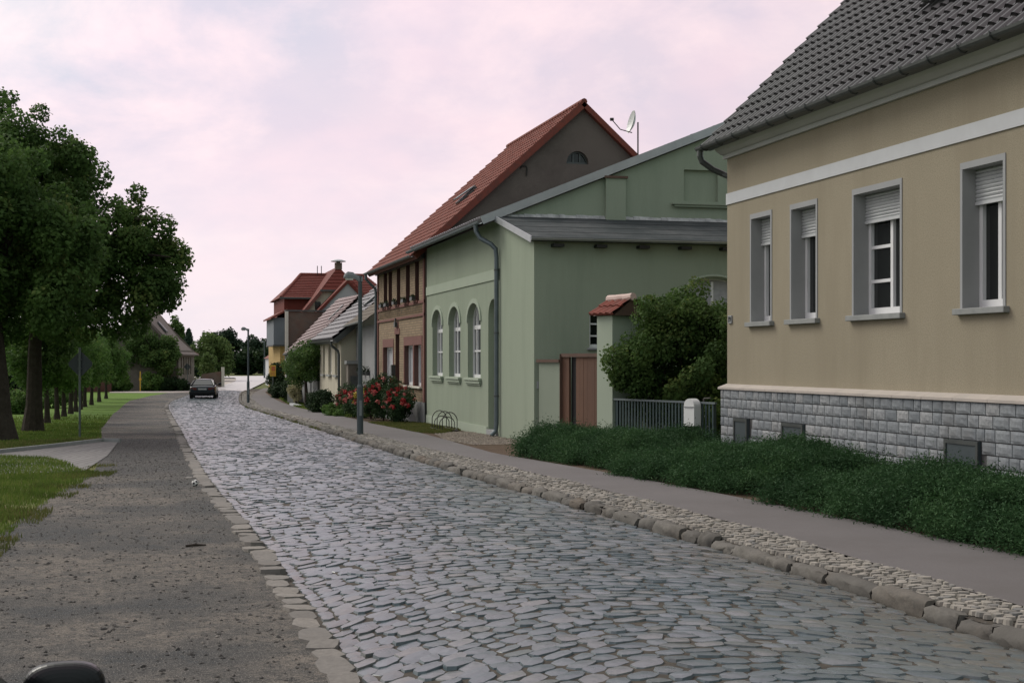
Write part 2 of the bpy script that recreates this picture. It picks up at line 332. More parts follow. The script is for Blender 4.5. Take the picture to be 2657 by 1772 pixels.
def arc(h,n=14):
    u0,u1,z0,z1=h['r']; r=h.get('arch',0)
    if not r: return [(u0,z1),(u1,z1)]
    m=(u0+u1)/2; w=(u1-u0)/2
    return [(m-w*math.cos(PI*k/n),z1-r+r*math.sin(PI*k/n)) for k in range(n+1)]
def facade(mb,fr,u0,u1,z0,z1,holes,depth=.2,reveal=None):
    us=sorted({u0,u1}|{x for h in holes for x in h['r'][:2]}); zs=sorted({z0,z1}|{x for h in holes for x in h['r'][2:]})
    us=[u for u in us if u0<=u<=u1]; zs=[z for z in zs if z0<=z<=z1]
    for a,b in zip(us,us[1:]):
        for c,d in zip(zs,zs[1:]):
            mu,mz=(a+b)/2,(c+d)/2
            if any(h['r'][0]<mu<h['r'][1] and h['r'][2]<mz<h['r'][3] for h in holes): continue
            mb.poly([fr(a,c),fr(b,c),fr(b,d),fr(a,d)])
    rv=reveal or mb
    for h in holes:
        a,b,c,d=h['r']; A=arc(h); dp=h.get('depth',depth)
        if h.get('arch'):
            k=len(A)//2
            for i in range(len(A)-1):
                cor=(a,d) if i<k else (b,d)
                mb.poly([fr(*cor),fr(*A[i]),fr(*A[i+1])])
        loop=[(a,c)]+A+[(b,c)]
        for i in range(len(loop)):
            p,q=loop[i],loop[(i+1)%len(loop)]
            rv.poly([fr(*p),fr(*q),fr(q[0],q[1],-dp),fr(p[0],p[1],-dp)])
def window(parent,fr,h,depth,bars_u=(.5,),bars_z=(),fw=.055,frame_mat='white',sill=None,sillmat='sill',shutter=0,pane='glass',name='window',label=None,curtain=False):
    """frame bars with real thickness at the back of an opening; pane, sill and shutter are its sub-parts"""
    a,b,c,d=h['r']; A=arc(h); f=MB(); D0,D1=-depth-.05,-depth+.02
    top=(d-h.get('arch',0))
    f.fbox(fr,a,a+fw,c,top,D0,D1); f.fbox(fr,b-fw,b,c,top,D0,D1); f.fbox(fr,a+fw,b-fw,c,c+fw*1.5,D0,D1)
    if h.get('arch'):
        m=((a+b)/2,top)
        for i in range(len(A)-1):
            p,q=A[i],A[i+1]; k=1-fw/((b-a)/2)
            pi=(m[0]+(p[0]-m[0])*k,m[1]+(p[1]-m[1])*k); qi=(m[0]+(q[0]-m[0])*k,m[1]+(q[1]-m[1])*k)
            f.hexa([fr(*pi,D0),fr(*qi,D0),fr(*qi,D1),fr(*pi,D1),fr(*p,D0),fr(*q,D0),fr(*q,D1),fr(*p,D1)])
    else: f.fbox(fr,a+fw,b-fw,d-fw,d,D0,D1)
    for t in bars_u:
        u=a+(b-a)*t; f.fbox(fr,u-fw*.5,u+fw*.5,c+fw*1.5,(d-fw if not h.get('arch') else d-fw*1.2),D0+.005,D1-.006)
    for t in bars_z:
        t,w,s0,s1=t if isinstance(t,tuple) else (t,fw*.7,0,1)
        z=c+(d-c)*t; f.fbox(fr,a+fw+(b-a-2*fw)*s0,a+fw+(b-a-2*fw)*s1,z-w/2,z+w/2,D0+.008,D1-.012)
    w=f.build(name,frame_mat,parent)
    if label: w['label']=label
    g=MB(); loop=[(a,c)]+A+[(b,c)]; g.prism([fr(p[0],p[1],-depth-.035) for p in loop],fr(0,0,-.012)-fr(0,0,0)); g.build('pane',pane,w)
    if curtain:
        q=MB(); n=14
        for i in range(n):
            u0=a+fw+(b-a-2*fw)*i/n; u1=a+fw+(b-a-2*fw)*(i+1)/n; e0=.02*(i%2); e1=.02*((i+1)%2)
            q.poly([fr(u0,c+fw,-depth-.026-e0*.3),fr(u1,c+fw,-depth-.026-e1*.3),fr(u1,d-fw,-depth-.026-e1*.3),fr(u0,d-fw,-depth-.026-e0*.3)])
        q.build('curtain','curtain',w)
    if sill:
        o,pr,th=sill; s=MB(); s.fbox(fr,a-o,b+o,c-th,c-.002,-depth+.02,pr); s.build('sill',sillmat,w,bevel=.008)
    if shutter:
        s=MB(); n=max(3,int(shutter/.05)); st=shutter/n
        for i in range(n):
            z=d-.002-i*st; s.prism([fr(a+.004,z,-depth+.06),fr(a+.004,z-st*.5,-depth+.085),fr(a+.004,z-st*.94,-depth+.07),fr(a+.004,z-st*.94,-depth+.045),fr(a+.004,z,-depth+.045)],fr(b-a-.008,0,0)-fr(0,0,0))
        s.fbox(fr,a+.004,b-.004,d-shutter-.05,d-shutter-.004,-depth+.04,-depth+.09)
        s.build('roller_shutter','shutter',w)
    return w
def tiles(mb,P,U,Sv,W,L,tw,tl,amp,step=.03,nu=6,nrm=None):
    P=Vector(P);U=Vector(U).normalized();Sv=Vector(Sv).normalized();n=U.cross(Sv).normalized()
    if n.z<0: n=-n
    nt=max(1,round(W/tw)); nc=max(1,math.ceil(L/tl)); k=nt*nu
    for j in range(nc):
        s0=j*tl; s1=min(L,(j+1)*tl+.02); i0=len(mb.v)
        jit=[random.uniform(-.004,.004) for _ in range(nt+1)]
        for row,(s,h) in enumerate(((s0,-.012),(s0,step),(s1,0.0))):
            for i in range(k+1):
                u=W*i/k; ph=2*PI*i/nu
                w=amp*(.5+.5*math.cos(ph)) if nu>2 else amp*(i%2)
                mb.v.append(tuple(P+U*u+Sv*s+n*(h+(w if row else w*.2)+jit[min(nt,i//nu)])))
        for row in (0,1):
            for i in range(k):
                a=i0+row*(k+1)+i; mb.f.append((a,a+1,a+k+2,a+k+1)); mb.mi.append(mb.cur)
    return mb
def tiles4(mb,A,B,C,D,tw,tl,amp,step,nu):
    """tiled slope between an eave A-B and a ridge D-C that need not be parallel"""
    A,B,C,D=map(Vector,(A,B,C,D)); n=(B-A).cross(D-A).normalized(); n=n if n.z>0 else -n
    nt=max(1,round((B-A).length/tw)); nc=max(1,round((D-A).length/tl)); k=nt*nu
    for j in range(nc):
        i0=len(mb.v)
        for t,h in ((j/nc,-.012),(j/nc,step),(min(1,(j+1.06)/nc),0)):
            l=A.lerp(D,t); r=B.lerp(C,t)
            for i in range(k+1): mb.v.append(tuple(l.lerp(r,i/k)+n*(h+amp*(.5+.5*math.cos(2*PI*i/nu))*(1 if h>=0 else .2))))
        for row in (0,1):
            for i in range(k): a=i0+row*(k+1)+i; mb.f.append((a,a+1,a+k+2,a+k+1)); mb.mi.append(mb.cur)
    return mb
def gutter(mb,p,q,r=.075,n=7):
    """open half-round channel"""
    p=Vector(p);q=Vector(q);t=(q-p).normalized();side=Vector((0,0,1)).cross(t).normalized()
    def ring(c,r): return [c+side*math.cos(PI+PI*k/n)*r+Vector((0,0,1))*math.sin(PI+PI*k/n)*r for k in range(n+1)]
    a=ring(p,r)+ring(p,r-.008)[::-1]; b=ring(q,r)+ring(q,r-.008)[::-1]
    mb.loft([a,b]); 
    return mb

# ------------------------------------------------------------------ foliage
def leaf_mesh(name,centers,radii,n,size,aspect=.65,shell=.45,up=.35,flat=1.0,weights=None):
    """leaf-sized faces through the volume of many small clumps"""
    centers=np.asarray(centers,float); radii=np.asarray(radii,float)
    w=radii**2 if weights is None else np.asarray(weights,float); w=w/w.sum()
    idx=RNG.choice(len(centers),n,p=w)
    d=RNG.normal(size=(n,3)); d/=np.linalg.norm(d,axis=1)[:,None]
    r=(shell+(1-shell)*RNG.random(n)**.6)
    r=np.where(RNG.random(n)<.16,r*1.2,r)
    pos=centers[idx]+d*(radii[idx]*r)[:,None]*np.array([1,1,flat])
    nr=d*.6+RNG.normal(size=(n,3))*.55+np.array([0,0,up]); nr/=np.linalg.norm(nr,axis=1)[:,None]
    t=RNG.normal(size=(n,3)); a=np.cross(nr,t); a/=np.linalg.norm(a,axis=1)[:,None]; b=np.cross(nr,a)
    sz=size*(.65+.7*RNG.random(n))
    a*=sz[:,None]*.5; b*=(sz*aspect)[:,None]*.5
    V=np.stack([pos-a,pos-b*1.0+a*.15-nr*sz[:,None]*.06,pos+a,pos+b+a*.15-nr*sz[:,None]*.06],1).reshape(-1,3)
    F=np.arange(4*n).reshape(n,4)
    cl=RNG.random(len(centers))
    rnd=np.clip(.55*cl[idx]+.5*RNG.random(n)-.05+.12*d[:,2],0,1)  # leaves atop each clump turn paler: highlights put into the tone
    return npmesh(name,V,F,rnd)
def clumps_in(ells,n,rmin,rmax,surf=.55):
    """clump centres through a union of ellipsoids, most of them towards the outside"""
    C=[];Rr=[]
    vol=np.array([e[1][0]*e[1][1]*e[1][2] for e in ells])**.75; vol/=vol.sum()
    for _ in range(n):
        c,r=ells[RNG.choice(len(ells),p=vol)]
        d=RNG.normal(size=3); d/=np.linalg.norm(d); q=(surf+(1-surf)*RNG.random())*(1 if RNG.random()<.8 else RNG.random())
        C.append(np.array(c)+d*np.array(r)*q); Rr.append(RNG.uniform(rmin,rmax))
    return np.array(C),np.array(Rr)
def trunk(mb,base,top,r0,r1,limbs,bend=.1):
    b=Vector(base);t=Vector(top); pts=[];rs=[]
    for k in range(9):
        f=k/8; pts.append(b.lerp(t,f)+Vector((math.sin(f*5+base[0])*bend,math.cos(f*4+base[1])*bend,0))*f); rs.append((r0*(1.0+.3*max(0,1-f*8)))*(1-f)+r1*f)
    mb.tube(pts,rs,12)
    for l in limbs:
        f,e,r=l; p=b.lerp(t,f); e=Vector(e); m=p.lerp(e,.5)+Vector((0,0,.12*(e-p).length))
        mb.tube([p,p.lerp(m,.5),m,m.lerp(e,.55)+Vector((0,0,.03)),e],[r,r*.85,r*.65,r*.45,r*.2],7)
    return mb
def make_tree(name,label,cat,base,trunk_h,r0,ells,nclump,rc,nleaf,lsize,mat,group=None,barkm='bark',limbs=6,top=None,lean=(0,0)):
    t=thing(name,label,cat,base,0,group)
    c0=Vector(ells[0][0]); tp=Vector(top) if top else Vector((base[0]+lean[0],base[1]+lean[1],c0.z))
    L=[]
    for k in range(limbs):
        e=ells[k%len(ells)]; a=2*PI*k/limbs+.7
        L.append((.55+.4*random.random(),(e[0][0]+e[1][0]*.65*math.cos(a),e[0][1]+e[1][1]*.65*math.sin(a),e[0][2]+e[1][2]*random.uniform(-.3,.6)),r0*.38))
    mb=MB(); trunk(mb,base,tp,r0,r0*.35,L,bend=.06 if r0<.2 else .15); mb.build('trunk',barkm,t,smooth=True)
    C,Rr=clumps_in(ells,nclump,*rc)
    me=leaf_mesh('crown',C,Rr,nleaf,lsize); link('crown',me,mat,t)
    return t
def blades(xs,ys,zs,h,w,lean=.5):
    n=len(xs); hh=h*(.5+.8*RNG.random(n)); th=RNG.random(n)*2*PI; ln=RNG.random(n)*lean*hh
    dx=np.cos(th);dy=np.sin(th); th2=th+PI/2+RNG.normal(size=n)*.5
    b=np.stack([xs,ys,zs],1); wx=np.stack([np.cos(th2),np.sin(th2),np.zeros(n)],1)*(w*(.6+.8*RNG.random(n)))[:,None]*.5
    mid=b+np.stack([dx*ln*.35,dy*ln*.35,hh*.55],1); tip=b+np.stack([dx*ln,dy*ln,hh],1)
    V=np.stack([b-wx,b+wx,mid+wx*.7,tip,mid-wx*.7],1).reshape(-1,3)
    return V,np.arange(5*n).reshape(n,5),RNG.random(n)
def vnoise(x,y,f,seed=0):
    g=np.random.default_rng(seed+11).random((64,64)); x=np.asarray(x)*f+100; y=np.asarray(y)*f+100; i=np.floor(x).astype(int); j=np.floor(y).astype(int); a=x-i; b=y-j; a=a*a*(3-2*a); b=b*b*(3-2*b)
    q=lambda m,n: g[m%64,n%64]
    return (q(i,j)*(1-a)+q(i+1,j)*a)*(1-b)+(q(i,j+1)*(1-a)+q(i+1,j+1)*a)*b
def inpoly(x,y,poly):
    c=np.zeros(len(x),bool); n=len(poly)
    for i in range(n):
        x0,y0=poly[i]; x1,y1=poly[(i+1)%n]
        k=((y0>y)!=(y1>y))&(x<(x1-x0)*(y-y0)/((y1-y0) or 1e-9)+x0); c^=k
    return c
def grass(name,label,poly,n,h,w,mat,zf,dens=None):
    xs=[p[0] for p in poly];ys=[p[1] for p in poly]
    x=RNG.uniform(min(xs),max(xs),n*3);y=RNG.uniform(min(ys),max(ys),n*3)
    k=inpoly(x,y,poly)
    if dens is not None: k&=RNG.random(len(x))<dens(x,y)
    x=x[k][:n];y=y[k][:n]
    V,F,r=blades(x,y,zf(y)-.01,h,w)
    o=link(name,npmesh(name,V,F,r),mat); tag(o,label,'grass',kind='stuff'); return o
def sheet(name,poly_l,poly_r,Ys,zoff,mat,zf=gz,nx=6,crown=0,kind='structure'):
    Ys=np.asarray(Ys,float); l=np.array([poly_l(y) for y in Ys]);r=np.array([poly_r(y) for y in Ys]); V=[]
    for i,y in enumerate(Ys):
        for k in range(nx+1):
            t=k/nx; V.append((l[i]+(r[i]-l[i])*t,y,float(zf(y))+zoff+crown*(1-(2*t-1)**2)))
    F=[(i*(nx+1)+k,i*(nx+1)+k+1,(i+1)*(nx+1)+k+1,(i+1)*(nx+1)+k) for i in range(len(Ys)-1) for k in range(nx)]
    o=link(name,npmesh(name,np.array(V),np.array(F)),mat); o['kind']=kind; return o
def polysheet(name,poly,zoff,mat,zf=gz,thick=.0):
    import bmesh
    bm=bmesh.new(); vs=[bm.verts.new((x,y,float(zf(y))+zoff)) for x,y in poly]; f=bm.faces.new(vs)
    if thick:
        g=bmesh.ops.extrude_face_region(bm,geom=[f]); bmesh.ops.translate(bm,verts=[v for v in g['geom'] if isinstance(v,bmesh.types.BMVert)],vec=(0,0,-thick))
    bmesh.ops.triangulate(bm,faces=bm.faces[:]); me=bpy.data.meshes.new(name); bm.to_mesh(me); bm.free()
    o=link(name,me,mat); o['kind']='structure'; return o
def setts(name,stones,mat,h=.035,inset=.012,crown=.006,zf=None,seed=1,dirt=False):
    """stones: list of (x,y,w,d,rot); every one its own rounded, slightly tilted block, all in one mesh"""
    rg=np.random.default_rng(seed); st=np.array(stones); n=len(st)
    cx=np.array([-1,-.55,.55,1,1,.55,-.55,-1])*.5; cy=np.array([-.55,-1,-1,-.55,.55,1,1,.55])*.5
    px=cx[None,:]*st[:,2:3]*(1+rg.normal(size=(n,8))*.115); py=cy[None,:]*st[:,3:4]*(1+rg.normal(size=(n,8))*.115)
    ix=px*(1-inset*2/st[:,2:3]); iy=py*(1-inset*2/st[:,3:4])
    c,s=np.cos(st[:,4:5]),np.sin(st[:,4:5])
    def w(x,y):
        if dirt: return st[:,0:1]+x+.25*y*np.clip(-st[:,4:5],-1,1), st[:,1:2]+y+x*st[:,4:5]
        return st[:,0:1]+x*c-y*s, st[:,1:2]+x*s+y*c
    tx=rg.normal(size=(n,1))*.035; ty=rg.normal(size=(n,1))*.045; hz=rg.normal(size=(n,1))*.004
    z0=zf(st[:,0],st[:,1])[:,None]
    X0,Y0=w(px,py);X1,Y1=w(ix,iy)
    V=np.zeros((n,17,3)); V[:,:8,0]=X0;V[:,:8,1]=Y0;V[:,:8,2]=z0-h; V[:,8:16,0]=X1;V[:,8:16,1]=Y1;V[:,8:16,2]=z0+ix*tx+iy*ty+hz
    V[:,16,0]=st[:,0];V[:,16,1]=st[:,1];V[:,16,2]=z0[:,0]+hz[:,0]+crown
    b=(np.arange(n)*17)[:,None,None]
    q=np.array([[k,(k+1)%8,8+(k+1)%8,8+k] for k in range(8)])[None]+b; t=np.array([[8+k,8+(k+1)%8,16] for k in range(8)])[None]+b
    r=rg.random(n); me=npmesh(name,V.reshape(-1,3),[q.reshape(-1,4),t.reshape(-1,3)],np.concatenate([np.repeat(r,8),np.repeat(r,8)]))
    if dirt:
        l,r_=XL(st[:,1]),XR(st[:,1]); t=(st[:,0]-l)/(r_-l)
        e=np.clip((t-.74)/.26,0,1)*(.55+.45*np.sin(st[:,1]*.9+np.sin(st[:,1]*.37)*3))+np.clip((.10-t)/.10,0,1)*.7
        e=np.clip(e+rg.normal(size=n)*.15*(e>.03),0,1); a=me.attributes.new('edge','FLOAT','FACE'); a.data.foreach_set('value',np.concatenate([np.repeat(e,8),np.repeat(e,8)]).astype(np.float32))
    o=link(name,me,mat); o['kind']='structure'; return o

# ================================================================== GROUND
def ground():
    xs=np.array([-1500,-500,-200,-80,-40,-20,-10,-4,0,4,8,12,20,40,80,200,500,1500.]); ys=np.concatenate([[-300,-60,-20],np.arange(0,170,4),[180,200,240,320,600,1500,2500]])
    V=[(x,y,float(gz(y))-.09) for y in ys for x in xs]; k=len(xs)
    F=[(j*k+i,j*k+i+1,(j+1)*k+i+1,(j+1)*k+i) for j in range(len(ys)-1) for i in range(k-1)]
    o=link('ground',npmesh('ground',np.array(V),np.array(F)),'field'); o['kind']='structure'
ground()
YS=np.arange(-3,112,1.0)
GE=[(-5,-2.4),(8,-2.2),(13,-1.75),(15.8,-1.56),(17.5,-1.43),(21.2,-1.2),(25.6,-.85),(35.8,-.94),(37.5,-1.1),(46,-1.47),(68,-1.58),(86,-1.45),(94,-1.2),(103,.1),(110,1.8),(116,3)]
def XG(Y): return interp(GE,Y)
sheet('lawn',lambda y:-70,lambda y:XG(y)+.12,np.arange(-3,114,1.0),-.012,'lawn',nx=10)
sheet('verge',lambda y:-12,lambda y:XG(y)+.10,np.arange(-3,33,1.0),-.006,'verge_grass',nx=8)
sheet('gravel_verge',lambda y:XG(y)-.1,lambda y:XL(y)-.1,YS,0.0,'gravel',nx=6)
sheet('road_far',XL,XR,np.arange(111,171,1.0),.012,'far_road',crown=.04)
def track():   # the pale road that crosses at the far end and the sandy track beside it
    polysheet('crossing_road',[(-40,157),(60,153),(60,161),(-40,165)],.02,'far_road')
    polysheet('sandy_track',[(5.0,119),(6.6,124),(9,140),(10,150),(5,149),(5.6,138),(4.6,126)],-.004,'capstone')
    polysheet('side_path',[(-3,109.5),(1.6,108.6),(3.2,110.2),(4.6,113.2),(3.4,115),(1.7,112.5),(-3,112.5)],.006,'capstone')
track()
# cobbles
st=[];y=3.6;j=0
while y<111:
    d=RNG.uniform(.135,.185)*(1 if y<60 else 1.15); A=1.25+.2*math.sin(y*.21); x=float(XL(y)); first=True
    while True:
        l,r=float(XL(y)),float(XR(y)); w0=r-l
        if x>r-.05: break
        w=RNG.uniform(.13,.25) if not first else RNG.uniform(.08,.2); first=False
        if x+w>r-.01: w=r-.01-x
        if w>.05:
            t=(x+w/2-l)/w0*2-1; yo=A*(1-t*t)+.04*math.sin(x*2.3+y*.9)+.06*math.sin(y*.55+x); sl=-2*A*t*2/w0+.09*math.cos(x*2.3+y*.9)
            if y+yo>5.4: st.append((x+w/2,y+yo+RNG.normal()*.006,w-.009,d*RNG.uniform(.96,1.05)-.011,sl+RNG.normal()*.07))
        x+=w
    y+=d; j+=1
def zroad(x,yy):
    l,r=XL(yy),XR(yy); t=(x-l)/(r-l)*2-1; return gz(yy)+.006+.05*(1-t*t)+.012*np.sin(yy*1.7+x*2.1)*np.sin(x*1.9-yy*.6)
def road_bed():
    ys=np.concatenate([np.arange(-3,5,1.),np.arange(5,60,.3),np.arange(60,116,.8)]); k=22; V=[]
    for y in ys:
        l,r=float(XL(y))-.12,float(XR(y))+.1; x=np.linspace(l,r,k+1); V.append(np.stack([x,np.full(k+1,y),zroad(x,np.full(k+1,y))-.009],1))
    F=np.array([(i*(k+1)+j,i*(k+1)+j+1,(i+1)*(k+1)+j+1,(i+1)*(k+1)+j) for i in range(len(ys)-1) for j in range(k)])
    o=link('road_bed',npmesh('road_bed',np.concatenate(V),F,smooth=True),'joint'); o['kind']='structure'
road_bed()
setts('road',st,'cobble',zf=zroad,inset=.007,crown=.004,h=.022,dirt=True)
# edging row on the left
st=[];y=5.8
while y<96:
    l=RNG.uniform(.22,.5); x=float(XL(y)); wd=RNG.uniform(.19,.23)
    st.append((x-.11+RNG.normal()*.012,y+l/2,wd,l-.018,RNG.normal()*.03+.02)); 
    if RNG.random()<.04: st.append((x-.31+RNG.normal()*.01,y+l/2,.13,l*.8,RNG.normal()*.06))
    y+=l
setts('road_edging',st,'edging',zf=lambda x,yy:gz(yy)+.02,h=.05,inset=.007,crown=.001,seed=3)
# kerb stones
def kerb():
    V=[];F=[];rn=[];y=5.0
    while y<110:
        L=RNG.uniform(.35,.85); n=9; prof=[(.004,-.04),(-.008,.02),(-.006,.056),(.004,.084),(.022,.102),(.055,.111),(.11,.112),(.15,.106),(.165,-.02)]
        dz=RNG.normal()*.014; dx=RNG.normal()*.014; c=RNG.random(); i0=len(V); m=len(prof); wob=RNG.normal(size=(n+1,m,2))*.007; rot=RNG.normal()*.015
        big=np.interp(np.arange(n+1),np.arange(0,n+1,3),RNG.normal(size=4)*.010)
        for k in range(n+1):
            yy=y+.012+(L-.03)*k/n; e=(.030 if k in (0,n) else .010 if k in (1,n-1) else 0); x=float(XR(yy))+rot*(k/n-.5)
            for q,(a,b) in enumerate(prof): V.append((x+a+dx+e*(1 if a<.05 else -1 if a>.12 else 0)+wob[k,q,0]*1.4+big[k]*1.3*(b>0),yy,float(gz(yy))+b+dz-e*.8*(b>.05)+wob[k,q,1]+big[k]*.6*(b>.05)))
        for k in range(n):
            for q in range(m-1): F.append((i0+k*m+q,i0+k*m+q+1,i0+(k+1)*m+q+1,i0+(k+1)*m+q)); rn.append(c)
        for k in (0,n):
            j0=len(V); V+= V[i0+k*m:i0+k*m+m]
            for q in range(1,m-2,2): F.append((j0,j0+q,j0+q+1,j0+q+2)); rn.append(c)
        y+=L
    F=np.array(F); o=link('kerb',npmesh('kerb',np.array(V),F,np.array(rn),smooth=True),'kerbstone'); o['kind']='structure'
kerb()
ST=[(-5,6.25),(10,6.24),(14,6.33),(18,6.2),(23.6,5.97),(30,5.72),(40,5.6),(57,5.75),(74,5.9),(96,6.6),(106,7.6),(115,9)]
PV=[(-5,7.9),(11,7.78),(13.5,7.68),(16.5,7.5),(21.5,7.12),(27,6.6),(37,7.0),(44,7.0),(56,7.35),(68,7.4),(88,7.75),(98,8.0),(106,8.3),(112,9.4),(116,10)]
XS_=lambda y: interp(ST,y); XP=lambda y: interp(PV,y)
sheet('sidewalk_bed',lambda y:XR(y)+.1,lambda y:XS_(y)+.06,np.arange(-3,116,1.),-.03,'joint',zf=gs)
sheet('sidewalk',lambda y:XS_(y)-.05,lambda y:XP(y)+.05,np.arange(-3,116,.8),.004,'pavement',zf=gs,nx=4)
sheet('garden_ground',lambda y:XP(y)-.02,lambda y:14,np.arange(-3,116,1.),-.02,'soil',zf=gs,nx=8)
st=[];y=5.4
while y<108:
    d=.088 if y<45 else .12; l=float(XR(y))+.165; r=float(XS_(y)); x=l
    while x<r-.03:
        w=RNG.uniform(.075,.14)*(1 if y<45 else 1.3)
        if x+w>r: w=r-x
        if w>.04: st.append((x+w/2,y+RNG.normal()*.012+.03*math.sin(x*9+y*.8),w-.017,d-.016,RNG.normal()*.18))
        x+=w
    y+=d
setts('mosaic_strip',st,'mosaic',zf=lambda x,yy:gs(yy)+.008+.008*np.sin(yy*2+x*3),h=.03,inset=.007,crown=.002,seed=5)
# paved crossing strip on the left with its raised edge
polysheet('paved_path',[(-1.12,25.5),(-.86,30),(-.78,36.0),(-1.2,36.3),(-2.09,33.9),(-3.05,31.75),(-6.2,24.8),(-6.0,23.8),(-3.05,30.7),(-2.5,30.5),(-1.95,29.7),(-1.5,27.8)],.012,'slabs')
mb=MB()
pts=[(-6.2,24.9),(-3.05,31.8),(-2.09,33.95),(-1.15,36.4),(-.75,36.15)]
for a,b in zip(pts,pts[1:]):
    d=Vector((b[0]-a[0],b[1]-a[1],0)).normalized(); s=Vector((-d.y,d.x,0))*.10
    A=Vector((*a,float(gz(a[1]))));B=Vector((*b,float(gz(b[1]))))
    mb.hexa([A-Vector((0,0,.05)),B-Vector((0,0,.05)),B+s-Vector((0,0,.05)),A+s-Vector((0,0,.05)),A+Vector((0,0,.09)),B+Vector((0,0,.09)),B+s+Vector((0,0,.09)),A+s+Vector((0,0,.09))])
o=mb.build('path_kerb','kerbstone_dark' if 'kerbstone_dark' in M else 'sill'); o['kind']='structure'
# loose stones on the gravel
def pebbles(name,label,x,y,z,r,mat):
    n=len(x); base=np.array([(1,0,0),(0,1,0),(-1,0,0),(0,-1,0),(0,0,.7),(0,0,-.5)]); tri=np.array([(0,1,4),(1,2,4),(2,3,4),(3,0,4),(1,0,5),(2,1,5),(3,2,5),(0,3,5)])
    th=RNG.random(n)*2*PI; P=base[None]*(1+RNG.normal(size=(n,6,1))*.25)*np.asarray(r)[:,None,None]*np.array([1.2,.85,.75])
    c,s=np.cos(th)[:,None],np.sin(th)[:,None]
    V=np.stack([P[:,:,0]*c-P[:,:,1]*s+np.asarray(x)[:,None],P[:,:,0]*s+P[:,:,1]*c+np.asarray(y)[:,None],P[:,:,2]+np.asarray(z)[:,None]],2)
    F=(tri[None]+(np.arange(n)*6)[:,None,None]).reshape(-1,3)
    o=link(name,npmesh(name,V.reshape(-1,3),F,np.repeat(RNG.random(n),8)),mat); return tag(o,label,'gravel',kind='stuff')
n=9000; yy=6+32*RNG.random(n)**1.7; xx=XG(yy)+.1+(XL(yy)-XG(yy)-.35)*RNG.random(n)
pebbles('gravel','loose dark stones strewn over the brown gravel verge',xx,yy,gz(yy)+.004,(.004+.018*RNG.random(n)**4),'pebble')
n=5000; xx=RNG.uniform(6.75,8.55,n); yy=RNG.uniform(30.6,37.6,n); k=(xx>np.interp(yy,[30,33,37.6],[7.1,6.9,7.5])); xx,yy=xx[k],yy[k]
pebbles('gravel_bed','pale pebbles filling the bed beside the green house',xx,yy,gs(yy)-.012,.018+.022*RNG.random(len(xx)),'pebble_pale')
# grass
grass('grass','tall grass and weeds beside the gravel verge',[(-7,9),(-2.2,9),(-1.7,13),(-1.5,16),(-1.3,20),(-.85,25),(-1.15,25.4),(-1.5,27.7),(-2,29.6),(-3.05,30.6),(-5.9,24),(-6.5,18)],90000,.075,.011,'grass',gz,dens=lambda x,y:np.clip((XG(y)+.05-x)/.7+1.3*(vnoise(x,y,1.1)-.5)+.9*(vnoise(x,y,3.1,4)-.5)+.1,.0,1))
grass('dry_grass','dry yellowing grass along the edge of the gravel',[(-2.4,11),(-1.5,12),(-1.32,16),(-1.1,20),(-.55,25.2),(-.6,27),(-1.0,27),(-1.6,24),(-2.0,19),(-2.3,15)],14000,.06,.011,'drygrass',gz,dens=lambda x,y:np.clip(2.4*(vnoise(x,y,1.4,7)-.42)+1.2*(vnoise(x,y,4,9)-.5),.0,1))
grass('lawn_grass','short mown grass of the lawn under the trees',[(-14,30),(-4,34),(-2,35),(-1.2,37),(-1.5,46),(-1.65,68),(-8,68),(-14,55)],70000,.06,.022,'grass',gz,dens=lambda x,y:np.clip(1.25-(y-30)/30,.0,1))
grass('edge_grass','brownish grass on the bank beside the paved path',[(-5.5,27),(-3.1,32),(-2.1,34.3),(-1.2,37),(-1.3,38.5),(-3,37),(-8,33)],9000,.09,.018,'drygrass',gz)
grass('front_grass','short grass strip in front of the brick house',[(7.0,37.4),(7.5,36.5),(8.5,38.5),(8.55,44),(8.3,46),(7.0,46)],14000,.07,.018,'drygrass',gs)
grass('front_lawn','green front lawn beside the far pavement',[(7.4,54),(7.5,72),(7.9,84),(8.4,96),(8.9,96),(8.6,76),(8.5,54)],16000,.10,.03,'grass',gs)
grass('kerb_weeds','weeds growing in the gutter along the kerb',[(5.05,40),(5.3,57),(5.32,77),(5.55,88),(5.35,88),(5.1,77),(5.05,57),(4.85,40)],2600,.10,.02,'drygrass',gz,dens=lambda x,y:.25+.75*(np.sin(y*.9)>.2))
grass('island_grass','dry grass patch on the far side of the bend',[(4.3,119),(5.0,121),(5.4,130),(5.4,138),(4.8,148),(0,149),(1,135),(3,124)],5000,.22,.08,'drygrass',gz)

